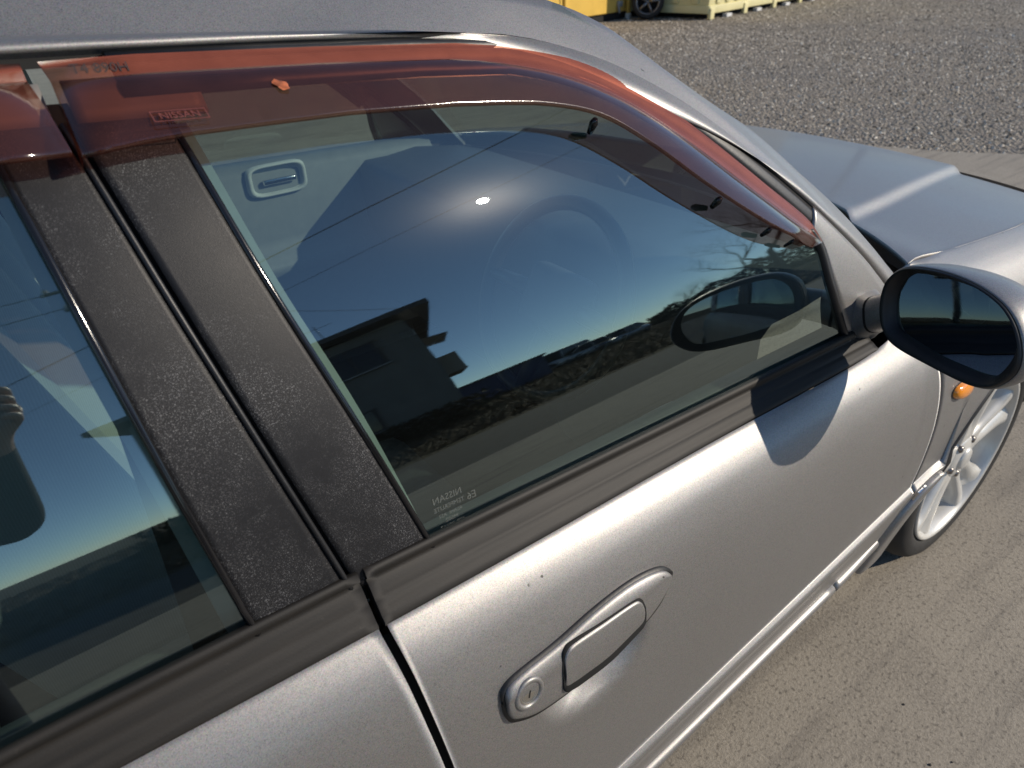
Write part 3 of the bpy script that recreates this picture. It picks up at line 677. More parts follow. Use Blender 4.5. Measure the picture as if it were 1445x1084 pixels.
MB().grid(P).build('cowl', 'black_trim', CAR)
P = []
for k in range(33):
    a = -1 + 2 * k / 32; x = 2.25 + 0.13 * (1 - abs(a) ** 3); y = a * 0.78
    if abs(a) > 0.97: x = 2.16
    P.append([Vector((x - 0.02, y * 0.82, 0.77)), Vector((x, y * 0.86, 0.72)), Vector((x + 0.03, y * 0.95, 0.60)), Vector((x + 0.05, y, 0.48)), Vector((x + 0.03, y, 0.32)), Vector((x - 0.08, y, 0.22))])
MB().grid(P, flip=True).build('front_bumper', 'paint', CAR)
P = []
for k in range(33):
    a = -1 + 2 * k / 32; x = -2.24 - 0.10 * (1 - abs(a) ** 3); y = a * 0.80
    P.append([Vector((x + 0.02, y * 0.85, 0.92)), Vector((x - 0.01, y * 0.9, 0.85)), Vector((x - 0.02, y * .97, 0.66)), Vector((x - 0.06, y, 0.55)), Vector((x - 0.04, y, 0.32)), Vector((x + 0.1, y, 0.24))])
MB().grid(P).build('rear_bumper', 'paint', CAR)
P = [[Vector((x, a * interp(XT, YT, x) * 0.985, ztop(x) + 0.012 + 0.02 * (1 - a * a))) for x in np.linspace(-2.22, -1.6, 14)] for a in np.linspace(-1, 1, 25)]
MB().grid(P).build('boot_lid', 'paint', CAR)

# ---- door handle
BT = [(0.0503, 0.7640), (0.0515, 0.7735), (0.0575, 0.7808), (0.0767, 0.7845), (0.1281, 0.7870), (0.1841, 0.7932), (0.2313, 0.7950), (0.2650, 0.7925), (0.2924, 0.7862), (0.3080, 0.7780), (0.3170, 0.7670)]
BB = [(0.0503, 0.7590), (0.0512, 0.7460), (0.0590, 0.7325), (0.0873, 0.7173), (0.1274, 0.7117), (0.1600, 0.7120), (0.1869, 0.7136), (0.2300, 0.7185), (0.2614, 0.7246), (0.2946, 0.7399), (0.3172, 0.7630)]
def dloft(T, B, nu, nv, off, base):
    T, B = cr(T, nu), cr(B, nu); P = []
    for i in range(nu):
        u = i / (nu - 1); row = [dpt(*T[i], base)]
        for j in range(nv):
            v = j / (nv - 1); q = T[i] * (1 - v) + B[i] * v; row.append(dpt(q[0], q[1], off(u, v)))
        row.append(dpt(*B[i], base)); P.append(row)
    return P
def endk(u): return min(1, math.sqrt(max(0, 1 - (abs(2 * u - 1)) ** 14)))
def grow(C, d): 
    cx, cz = 0.18, 0.755; return [(x + d * (x - cx) / 0.14, z + d * (1 if z > cz else -1) * 0.9) for x, z in C]
MB().grid(dloft(grow(BT, 0.0035), grow(BB, 0.0035), 60, 5, lambda u, v: 0.0042, -0.004), flip=True).build('handle_gasket', 'black_trim', FD)
def boff(u, v):
    k = endk(u); s_ = math.sin(math.pi * min(1, max(0, v))) ** 0.45 if 0 < v < 1 else 0
    crest = 0.004 * math.exp(-((v - 0.22) / 0.13) ** 2)
    return 0.0050 + (0.0055 * s_ + 0.5 * crest) * k * (0.55 + 0.45 * smoothstep(1.0, 0.75, u))
BZ = MB().grid(dloft(BT, BB, 90, 18, boff, 0.0040), flip=True).build('handle_bezel', 'paint', FD)
PT = [(0.1275, 0.750), (0.1285, 0.7690), (0.1340, 0.7790), (0.1460, 0.7820), (0.19, 0.7795), (0.238, 0.7768), (0.2515, 0.7715), (0.2580, 0.7560)]
PB = [(0.1272, 0.745), (0.1272, 0.7276), (0.140, 0.7210), (0.1601, 0.7188), (0.1950, 0.7180), (0.232, 0.7255), (0.2547, 0.7328), (0.2582, 0.747)]
MB().grid(dloft([(x + (0.0026 if x > .19 else -0.0026), z + 0.0024) for x, z in PT], [(x + (0.0026 if x > .19 else -0.0026), z - 0.001) for x, z in PB], 50, 5, lambda u, v: 0.0121, 0.004), flip=True).build('handle_gap', 'seam_black', FD)
def poff(u, v): return 0.0122 + 0.0035 * (math.sin(math.pi * min(1, max(0, v * 0.9 + 0.06))) ** 0.6) * endk(u) - 0.003 * v
MB().grid(dloft(PT, PB, 60, 14, poff, 0.004), flip=True).build('handle_paddle', 'paint', FD)
lc = dpt(0.0776, 0.7600, 0.0095); ln_ = (dpt(0.0776, 0.7600, 0.05) - lc).normalized()
MB().lathe([(0.0205, -0.004), (0.0202, 0.0010), (0.0188, 0.0026), (0.0165, 0.0032), (0.0142, 0.0024), (0.0132, 0.0003), (0.0128, -0.002)], lc, ln_, 40).build('lock_bezel', 'paint', FD)
mb = MB().lathe([(0.0129, 0.0008), (0.0118, 0.0016), (0.0108, 0.001), (0.0100, 0.0006), (0.0092, 0.0014), (0.0082, 0.0009), (0.0070, 0.0012), (0.0003, 0.0013)], lc, ln_, 32); mb.build('lock_barrel', 'lock_steel', FD)
a_ = Vector((1, 0, 0)); b_ = ln_.cross(a_).normalized()
mb = MB(); mb.box(lc + ln_ * 0.0014, (0.0016, 0.0006, 0.0095), Matrix((a_, ln_, b_)).transposed() @ Matrix.Rotation(R(18), 3, 'Y')); mb.build('key_slot', 'dark_hole', FD, smooth=False)

# ---- door mirror
MP0 = Vector((0.78, -0.96, 1.0)); MN = Vector((-0.92848, 0.37139, 0)); ME1 = Vector((-0.37139, -0.92848, 0)); ME2 = Vector((0, 0, 1))
MIR_O = [(-0.1599, -0.0275), (-0.1545, 0.0005), (-0.1275, 0.0272), (-0.0732, 0.0443), (-0.0145, 0.0498), (0.0325, 0.0432), (0.0619, 0.0274), (0.0821, 0.0029), (0.0907, -0.0229), (0.0849, -0.0471), (0.0628, -0.0734), (0.0272, -0.087), (-0.0343, -0.0935), (-0.103, -0.0975), (-0.1344, -0.0861), (-0.1536, -0.0585)]
MIR_G = [(-0.1387, -0.0184), (-0.1298, 0.0061), (-0.105, 0.0229), (-0.0341, 0.0370), (0.0234, 0.0360), (0.0554, 0.0180), (0.0673, -0.0136), (0.061, -0.0466), (0.0463, -0.0625), (-0.002, -0.0723), (-0.0529, -0.0771), (-0.1169, -0.0735), (-0.1337, -0.0492)]
def mpt(a, b, d): return MP0 + ME1 * a + ME2 * b - MN * d
def mring(C, n, sc_=1.0, cen=(-0.035, -0.023)):
    return [(cen[0] + (a - cen[0]) * sc_, cen[1] + (b - cen[1]) * sc_) for a, b in cr(C, n, True)]
n = 72; mb = MB()
def mrow(C, sc_, d): return [mpt(a, b, d) for a, b in mring(C, n, sc_)]
secs = [mrow(MIR_O, 0.962, 0.006), mrow(MIR_O, 0.975, 0.0045), mrow(MIR_O, 0.990, 0.0075), mrow(MIR_O, 1.0, 0.016), mrow(MIR_O, 0.995, 0.03), mrow(MIR_O, 0.96, 0.052), mrow(MIR_O, 0.87, 0.075), mrow(MIR_O, 0.70, 0.093), mrow(MIR_O, 0.42, 0.104), mrow(MIR_O, 0.02, 0.107)]
DM = mb.grid([[s_[k] for s_ in secs] for k in range(n)], close=True).build('door_mirror', 'paint', CAR, label='silver oval door mirror on a short arm')
gi = cr(MIR_G, n, True)
oi_ = np.array(mring(MIR_O, n, 0.966))
# align start points of the two outlines
k0 = int(np.argmin(np.linalg.norm(gi - oi_[0], axis=1))); gi = np.roll(gi, -k0, axis=0)
secs = [[mpt(a, b, 0.012) for a, b in oi_], [mpt(a, b, 0.003) for a, b in oi_], [mpt(*(0.85 * np.array(o_) + 0.15 * np.array(g_)), -0.001) for o_, g_ in zip(oi_, gi)], [mpt(*(0.6 * np.array(o_) + 0.4 * np.array(g_)), 0.003) for o_, g_ in zip(oi_, gi)], [mpt(a, b, 0.014) for a, b in gi], [mpt(a, b, 0.022) for a, b in gi]]
MB().grid([[s_[k] for s_ in secs] for k in range(n)], close=True).build('mirror_bezel', 'black_trim', DM)
mb = MB(); rings = [[mpt(-0.035 + (a + 0.035) * f_, -0.02 + (b + 0.02) * f_, 0.016 + 0.0009 * f_ * f_) for a, b in gi] for f_ in (1.01, 0.75, 0.5, 0.25, 0.02)]
mb.grid([[s_[k] for s_ in rings] for k in range(n)], close=True); mb.build('mirror_glass', 'mirror_silver', DM)
# arm: elliptical tube from the sail to the housing
def ell(c, ax, ry, rz, n=32, ex=3.2):
    ax = Vector(ax).normalized(); a = ax.cross(Vector((0, 0, 1))).normalized(); b = a.cross(ax); c = Vector(c); out = []
    for k in range(n):
        ca, sa = math.cos(2 * math.pi * k / n), math.sin(2 * math.pi * k / n); m_ = (abs(ca) ** ex + abs(sa) ** ex) ** (-1 / ex)
        out.append(c + a * ry * ca * m_ + b * rz * sa * m_)
    return out
path = [((0.930, -0.730, 0.880), 0.055, 0.058), ((0.912, -0.757, 0.890), 0.048, 0.048), ((0.899, -0.777, 0.900), 0.036, 0.036), ((0.889, -0.797, 0.913), 0.030, 0.030), ((0.883, -0.815, 0.927), 0.029, 0.030), ((0.878, -0.845, 0.945), 0.028, 0.030)]
secs = [ell(c_, (-0.35, -0.85, 0.40), a_, b_) for c_, a_, b_ in path]
MB().grid([[s_[k] for s_ in secs] for k in range(32)], close=True, flip=True).build('mirror_arm', 'paint', DM)
secs = [ell((0.8885 - 0.0012 * i, -0.799 - 0.004 * i, 0.9145 + 0.003 * i), (-0.35, -0.85, 0.40), 0.0304, 0.0304) for i in (0, 1)]
MB().grid([[s_[k] for s_ in secs] for k in range(32)], close=True, flip=True).build('arm_joint', 'seam_black', DM)

# ---- wheels
def wheel(cx, sd, cz=WZ):
    W_ = empty('wheel', (cx, -sd * 0.835, cz)); W_.parent = CAR
    ax = (0, -sd, 0); o = (0, 0, 0)
    MB().lathe([(0.215, -0.19), (0.232, -0.205), (0.27, -0.208), (0.292, -0.195), (0.301, -0.17), (0.3025, -0.10), (0.301, -0.035), (0.292, -0.012), (0.280, -0.002), (0.262, 0.003), (0.246, 0.0), (0.237, -0.006), (0.231, -0.014)], o, ax, 72).build('tyre', 'tyre_rubber', W_)
    MB().lathe([(0.231, -0.016), (0.2345, -0.004), (0.2335, 0.0005), (0.228, 0.001), (0.224, -0.003), (0.219, -0.012), (0.213, -0.03), (0.208, -0.10), (0.20, -0.19), (0.225, -0.2)], o, ax, 72).build('rim', 'wheel_white', W_)
    MB().lathe([(0.0, -0.085), (0.15, -0.085), (0.150, -0.095)], o, ax, 40).build('brake_disc', 'brake_steel', W_)
    MB().lathe([(0.0, -0.004), (0.026, -0.005), (0.031, -0.010), (0.033, -0.02)], o, ax, 28).build('hub_cap', 'wheel_white', W_)
    mb = MB()
    mb.lathe([(0.030, -0.012), (0.052, -0.016), (0.066, -0.026), (0.070, -0.05)], o, ax, 40)
    mb.build('hub', 'wheel_white', W_)
    for k in range(5):
        A = 2 * math.pi * k / 5 + 0.35; er = Vector((math.cos(A), 0, math.sin(A))); et = Vector((-math.sin(A), 0, math.cos(A))); P = []
        for r_ in np.linspace(0.045, 0.217, 16):
            u = (r_ - 0.045) / 0.172; wd = 0.052 + 0.036 * u ** 1.5 + 0.024 * smoothstep(0.75, 1, u) + 0.008 * smoothstep(0.3, 0, u); dep = lerp(-0.020, -0.006, u ** 1.3) ; row = []
            for s_ in np.linspace(-1, 1, 15):
                h = dep - 0.060 * max(0, abs(s_) - 0.62) / 0.38 - 0.006 * s_ * s_ - 0.020 * math.exp(-(s_ / 0.18) ** 2) * smoothstep(0.1, 0.5, u)
                row.append(er * r_ + et * wd * (s_ if abs(s_) < 0.62 else math.copysign(0.62 + (abs(s_) - 0.62) * 0.5, s_)) + Vector((0, -sd * h, 0)))
            P.append(row)
        MB().grid(P, flip=sd > 0).build('spoke', 'wheel_white', W_)
    for k in range(5):
        A = 2 * math.pi * (k + 0.5) / 5 + 0.35
        MB().lathe([(0.0, -0.012), (0.008, -0.012), (0.0105, -0.018), (0.0105, -0.03)], (0.052 * math.cos(A), 0, 0.052 * math.sin(A)), ax, 6).build('lug_nut', 'brake_steel', W_)
    return W_
wheel(WX, 1); wheel(WX, -1); wheel(WXR - 0.02, 1); wheel(WXR - 0.02, -1)

# side marker lamp and small fender badge
P = []
for a in np.linspace(0, 2 * math.pi, 33)[:-1]:
    row = []
    for f_, o_ in ((1.0, 0.0), (0.97, 0.005), (0.8, 0.010), (0.4, 0.0125), (0.02, 0.013)):
        row.append(dpt(1.168 + 0.044 * math.cos(a) * f_, 0.688 + 0.019 * math.sin(a) * f_ - 0.010 * math.cos(a) * f_, o_))
    P.append(row)
MB().grid(P, close=True, flip=True).build('side_marker', 'amber_lens', FE)
P = []
for a in np.linspace(0, 2 * math.pi, 33)[:-1]:
    P.append([dpt(1.168 + 0.044 * math.cos(a) * f_, 0.688 + 0.019 * math.sin(a) * f_ - 0.010 * math.cos(a) * f_, 0.0012) for f_ in (1.1, 0.95)])
MB().grid(P, close=True, flip=True).build('marker_gasket', 'black_trim', FE)
mb = MB()
for x0, x1, z0, z1 in ((1.138, 1.146, 0.438, 0.462), (1.146, 1.160, 0.455, 0.462), (1.146, 1.158, 0.438, 0.445), (1.153, 1.160, 0.438, 0.452), (1.164, 1.180, 0.455, 0.462), (1.169, 1.176, 0.438, 0.456)):
    q = [(x0, z0), (x1, z0), (x1, z1), (x0, z1)]; q = [(x - 0.018, z - 0.004) for x, z in q]; V = [dpt(x, z, 0.001) for x, z in q] + [dpt(x, z, 0.005) for x, z in q]
    mb.add(V, [(4, 5, 6, 7), (0, 1, 5, 4), (1, 2, 6, 5), (2, 3, 7, 6), (3, 0, 4, 7)])
mb.build('fender_badge', 'chrome', FE, smooth=False)

# ================================================================== cabin of the sedan
def cushion(c, d, rot=None, bevel=0.05, sub=2):
    mb = MB(); mb.box((0, 0, 0), d, None, min(bevel, min(d) * 0.45)); V = [Vector(v) for v in mb.v]
    if rot is not None: V = [rot @ v for v in V]
    return [v + Vector(c) for v in V], mb.f
def seat(y):
    S = empty('front_seat', (-0.12, y, 0)); S.parent = CAR
    MB().add(*cushion((0.22, 0, 0.46), (0.50, 0.50, 0.17), Matrix.Rotation(R(-8), 3, 'Y'), 0.06)).build('seat_cushion', 'dash_grey', S)
    rb = Matrix.Rotation(R(-17), 3, 'Y')
    MB().add(*cushion((-0.135, 0, 0.84), (0.15, 0.42, 0.72), rb, 0.06)).build('backrest', 'seat_cloth', S)
    for s_ in (-1, 1):
        MB().add(*cushion((-0.125, s_ * 0.205, 0.86), (0.20, 0.12, 0.74), rb @ Matrix.Rotation(R(s_ * 10), 3, 'Z'), 0.055)).build('side_bolster', 'seat_cloth', S)
    MB().add(*cushion((-0.235, 0, 1.27), (0.10, 0.26, 0.15), rb, 0.045)).build('headrest', 'seat_cloth', S)
    for s_ in (-1, 1): MB().tube([(-0.19, s_ * 0.06, 1.07), (-0.21, s_ * 0.06, 1.17)], 0.006).build('headrest_post', 'chrome', S)
    return S
seat(-0.36); seat(0.36)
MB().add(*cushion((-0.72, 0, 0.46), (0.52, 1.25, 0.18), None, 0.06)).build('rear_bench', 'seat_cloth', CAR)
MB().add(*cushion((-1.02, 0, 0.78), (0.18, 1.25, 0.60), Matrix.Rotation(R(-20), 3, 'Y'), 0.06)).build('rear_backrest', 'seat_cloth', CAR)
MB().box((-1.4, 0, 0.93), (0.5, 1.2, 0.02)).build('parcel_shelf', 'trim_grey', CAR, smooth=False)
# belt webbing on the near B pillar
mb = MB(); P = []
for k in range(12):
    v = k / 11; p = gpt(lerp(-0.15, -0.17, v), lerp(33, 9, v), -0.045); P.append([p + Vector((-0.024, 0, 0)), p + Vector((0.024, 0.01 * v, 0))])
mb.grid(P); mb.build('seat_belt', 'belt_web', CAR)
# inner door panels
for sd, d1 in ((1, FD), (-1, FDL)):
    P = []
    for x in np.linspace(-0.02, 0.98, 30):
        top = (0.965 if sd < 0 else 0.895) - 0.03 * x
        P.append([Vector((x, -sd * y, z)) for y, z in ((0.775, top - 0.025), (0.755, top), (0.72, top - 0.005), (0.70, top - 0.03), (0.695, 0.74), (0.685, 0.70), (0.64, 0.685), (0.635, 0.66), (0.685, 0.62), (0.70, 0.35))])
    MB().grid(P, flip=sd < 0).build('inner_panel', 'trim_grey', d1)
    # inner handle in its bezel
    P = []; c_ = Vector((0.47, -sd * 0.694, 0.80 if sd > 0 else 0.905))
    for a in np.linspace(0, 2 * math.pi, 41)[:-1]:
        ca, sa = math.cos(a), math.sin(a); k = (abs(ca) ** 5 + abs(sa) ** 5) ** -0.2
        P.append([c_ + Vector((0.075 * f_ * ca * k, sd * o_, 0.038 * f_ * sa * k)) for f_, o_ in ((1.15, -0.004), (1.10, 0.008), (1.0, 0.010), (0.94, 0.004), (0.88, -0.01), (0.02, -0.012))])
    MB().grid(P, close=True).build('inner_handle_bezel', 'trim_light', d1)
    mb = MB(); mb.box(c_ + Vector((0.005, sd * 0.004, -0.004)), (0.095, 0.010, 0.014), None, 0.004); mb.build('inner_handle', 'chrome', d1)
for sd, d2 in ((1, RD), (-1, RDL)):
    P = []
    for x in np.linspace(-0.9, -0.1, 20):
        P.append([Vector((x, -sd * y, z)) for y, z in ((0.775, 0.89), (0.755, 0.91), (0.72, 0.905), (0.70, 0.88), (0.695, 0.74), (0.64, 0.685), (0.685, 0.62), (0.70, 0.35))])
    MB().grid(P, flip=sd < 0).build('inner_panel', 'trim_grey', d2)
# dashboard with instrument hood
P = []
for k in range(49):
    y = -0.70 + 1.40 * k / 48; b = math.exp(-((y + 0.36) / 0.20) ** 4); m_ = math.exp(-((y - 0.0) / 0.15) ** 4)
    x0 = 0.72 - 0.07 * b
    sc_ = 0.012 * abs(math.sin((y + 0.55) * 17)) * b
    P.append([Vector((x0 + 0.05, y, 0.45)), Vector((x0 + 0.02, y, 0.62)), Vector((x0, y, 0.80)), Vector((x0, y, 0.885 + 0.055 * b + 0.03 * m_ - sc_)), Vector((x0 + 0.025, y, 0.905 + 0.065 * b + 0.035 * m_ - sc_)), Vector((x0 + 0.10, y, 0.905 + 0.06 * b + 0.03 * m_)), Vector((0.92, y, 0.915 + 0.012 * b)), Vector((1.10, y * 0.96, 0.895)), Vector((1.16, y * 0.94, 0.86))])
MB().grid(P).build('dashboard', 'dash_grey', CAR)
# steering wheel
SW = empty('steering_wheel', (0.56, -0.36, 0.885)); SW.parent = CAR; SW.rotation_euler = (0, R(25), 0)
P = []
for k in range(48):
    a = 2 * math.pi * k / 48; e = Vector((0, math.sin(a), math.cos(a)))
    P.append([e * (0.178 + 0.0145 * math.cos(b)) + Vector((0.0145 * math.sin(b), 0, 0)) for b in np.linspace(0, 2 * math.pi, 13)])
MB().grid(P, close=True).build('rim', 'wheel_leather', SW)
MB().add(*cushion((0.02, 0, 0), (0.05, 0.15, 0.12), None, 0.02)).build('airbag_pad', 'dash_grey', SW)
for a in (90, 270, 180):
    e = Vector((0, math.sin(R(a)), math.cos(R(a)))); MB().tube([e * 0.05 + Vector((0.02, 0, 0)), e * 0.172], [0.02, 0.013], 8).build('spoke', 'wheel_leather', SW)
MB().tube([(0.58, -0.36, 0.88), (0.78, -0.36, 0.78)], 0.03).build('steering_column', 'dash_grey', CAR)
mb = MB(); mb.add(*cushion((0.62, 0, 1.30), (0.03, 0.22, 0.06), Matrix.Rotation(R(15), 3, 'Z'), 0.014)); mb.build('rear_view_mirror', 'black_trim', CAR)
for y in (-0.33, 0.33):
    MB().add(*cushion((0.36, y, 1.345), (0.16, 0.34, 0.02), Matrix.Rotation(R(12), 3, 'Y'), 0.008)).build('sun_visor', 'trim_light', CAR)

# ================================================================== yard behind the bonnet
# gravel stones: one uncountable mass
def stones(n, xr, yr, smin, smax, keep):
    xs = rng.uniform(*xr, n); ys = rng.uniform(*yr, n); m = np.array([keep(a, b) for a, b in zip(xs, ys)]); xs, ys = xs[m], ys[m]; n = len(xs)
    base = np.array([(0, 0, 1), (1, 0, 0.1), (0.3, 0.95, 0), (-0.85, 0.5, 0.15), (-0.8, -0.6, 0), (0.35, -0.95, 0.1)], float)
    tri = np.array([(0, 1, 2), (0, 2, 3), (0, 3, 4), (0, 4, 5), (0, 5, 1)])
    s = smin + (smax - smin) * rng.random(n) ** 2.2
    V = base[None] * s[:, None, None] * rng.uniform(0.6, 1.25, (n, 6, 1)); V[:, :, 2] *= 0.75
    a = rng.uniform(0, 6.28, n); ca, sa = np.cos(a)[:, None], np.sin(a)[:, None]
    X = V[:, :, 0] * ca - V[:, :, 1] * sa + xs[:, None]; Y = V[:, :, 0] * sa + V[:, :, 1] * ca + ys[:, None]; Z = V[:, :, 2] - 0.012
    V = np.stack([X, Y, Z], 2).reshape(-1, 3); F = (tri[None] + (np.arange(n) * 6)[:, None, None]).reshape(-1, 3); return V, F
gx = np.array([p[0] for p in ge][::-1]); gy = np.array([p[1] for p in ge][::-1])
def edge_x(y): return np.interp(y, gy, gx)
V1, F1 = stones(80000, (5.4, 11.5), (-2.2, 8.5), 0.008, 0.027, lambda x, y: x > edge_x(y) - 0.02 - 0.05 * random.random() ** 3 and 0.35 < (y + 1.9) / (x + 0.2) + 0.25)
V2, F2 = stones(52000, (9.5, 21), (1.0, 14.5), 0.012, 0.034, lambda x, y: True)
me = bpy.data.meshes.new('gravel'); Vs = np.vstack([V1, V2]); Fs = np.vstack([F1, F2 + len(V1)])
me.from_pydata(Vs.tolist(), [], Fs.tolist()); me.materials.append(MATS['stone']); link('gravel', me, None, kind='stuff', label='loose grey gravel covering the yard behind the sedan', category='gravel')
# a few loose bits on the concrete
for i, (x, y, s_) in enumerate(((1.02, -1.02, 0.0026), (0.93, -1.12, 0.003), (0.97, -1.145, 0.0022), (1.6, -1.05, 0.0045), (0.86, -1.30, 0.0022))):
    bm = bmesh.new(); bmesh.ops.create_icosphere(bm, subdivisions=1, radius=s_)
    for v in bm.verts: v.co = Vector((v.co.x * random.uniform(.8, 1.5), v.co.y * random.uniform(.7, 1.2), v.co.z * 0.6 + s_ * 0.4))
    me = bpy.data.meshes.new('pebble'); bm.to_mesh(me); bm.free(); me.materials.append(MATS['tyre_rubber'])
    o = link('pebble', me, None, label=('small dark pebble on the concrete nearest the sill', 'dark pebble right of the paired bits on the concrete', 'smaller of the paired dark bits on the concrete', 'dark pebble on the concrete out beyond the front wheel', 'dark pebble on the concrete lowest in the picture')[i], category='pebble', group='pebbles on the concrete'); o.location = (x, y, 0)

simple('yellow_paint', (0.72, 0.47, 0.10), 0.45, var=0.08, scale=3); simple('cream_paint', (0.66, 0.60, 0.32), 0.5, var=0.08, scale=2)
simple('grey_steel', (0.28, 0.28, 0.27), 0.5, 0.3); simple('white_paint', (0.75, 0.74, 0.70), 0.5); simple('foot_white', (0.6, 0.6, 0.58), 0.6)
# yellow storage box with latch
YB = empty('storage_box', (11.85, 10.38, 0), R(191.5), label='yellow metal storage box with a latch, standing on the gravel', category='storage box')
mb = MB(); mb.box((2.2, -1.05, 1.19), (4.4, 2.1, 2.1), None, 0.02); mb.build('box_body', 'yellow_paint', YB)
mb = MB(); mb.box((2.2, -1.05, 0.075), (4.30, 2.0, 0.13)); mb.build('base_skid', 'seam_black', YB, smooth=False)
for x in (0.03, 2.2, 4.37):
    mb = MB(); mb.box((x, 0.02, 1.12), (0.075, 0.06, 2.2), None, 0.008); mb.build('corner_post', 'yellow_paint' if x else 'yellow_paint', YB)
    mb = MB(); mb.box((x, 0.025, 0.05), (0.10, 0.09, 0.10), None, 0.01); mb.build('post_foot', 'foot_white', YB)
mb = MB(); mb.box((0.36, 0.02, 0.29), (0.17, 0.05, 0.11), None, 0.015); mb.box((0.42, 0.045, 0.20), (0.05, 0.035, 0.16), Matrix.Rotation(R(20), 3, 'Y'), 0.01); mb.build('latch', 'grey_steel', YB)
mb = MB(); mb.box((1.20, 0.004, 0.62), (0.13, 0.006, 0.16)); mb.build('notice_plate', 'white_paint', YB, smooth=False)
for x in (0.07, 2.12, 2.28):
    mb = MB(); mb.box((x + 0.06, 0.001, 1.15), (0.012, 0.012, 1.9)); mb.build('door_seam', 'seam_black', YB, smooth=False)
# cream container
CC = empty('container', (12.51, 8.84, 0), R(11.0), label='cream steel container on skids beside the yellow box', category='container')
mb = MB(); mb.box((3.0, 1.2, 1.40), (6.0, 2.4, 2.5), None, 0.015); mb.build('container_body', 'cream_paint', CC)
mb = MB(); mb.box((3.0, 1.2, 0.06), (5.6, 2.1, 0.10)); mb.build('underframe', 'seam_black', CC, smooth=False)
mb = MB(); mb.box((3.0, -0.012, 0.17), (6.04, 0.05, 0.14), None, 0.01); mb.build('bottom_rail', 'cream_paint', CC)
mb = MB(); mb.box((-0.012, 1.2, 0.17), (0.05, 2.44, 0.14), None, 0.01); mb.build('bottom_rail', 'cream_paint', CC)
for x in (0.07, 1.55, 3.0, 4.45, 5.93):
    mb = MB(); mb.box((x, -0.03, 0.10), (0.16, 0.07, 0.20), None, 0.01); mb.build('rail_bracket', 'cream_paint', CC)
for x in (0.8, 2.2, 3.7, 5.2):
    mb = MB(); mb.box((x, -0.02, 0.03), (0.22, 0.10, 0.06)); mb.build('skid_block', 'foot_white', CC, smooth=False)
for k in range(14):
    mb = MB(); mb.box((0.35 + k * 0.41, -0.015, 1.42), (0.16, 0.035, 2.3), None, 0.012); mb.build('wall_rib', 'cream_paint', CC)
for k in range(5):
    mb = MB(); mb.box((-0.015, 0.3 + k * 0.45, 1.42), (0.035, 0.16, 2.3), None, 0.012); mb.build('wall_rib', 'cream_paint', CC)
mb = MB(); mb.box((0, 0, 0.06), (0.3, 9.0, 0.12), None, 0.01); o = mb.build('kerb', 'white_line', None, label='white painted kerb at the far end of the gravel yard', category='kerb'); o.location = (19.6, 3.0, 0); o.rotation_euler = (0, 0, R(-43))

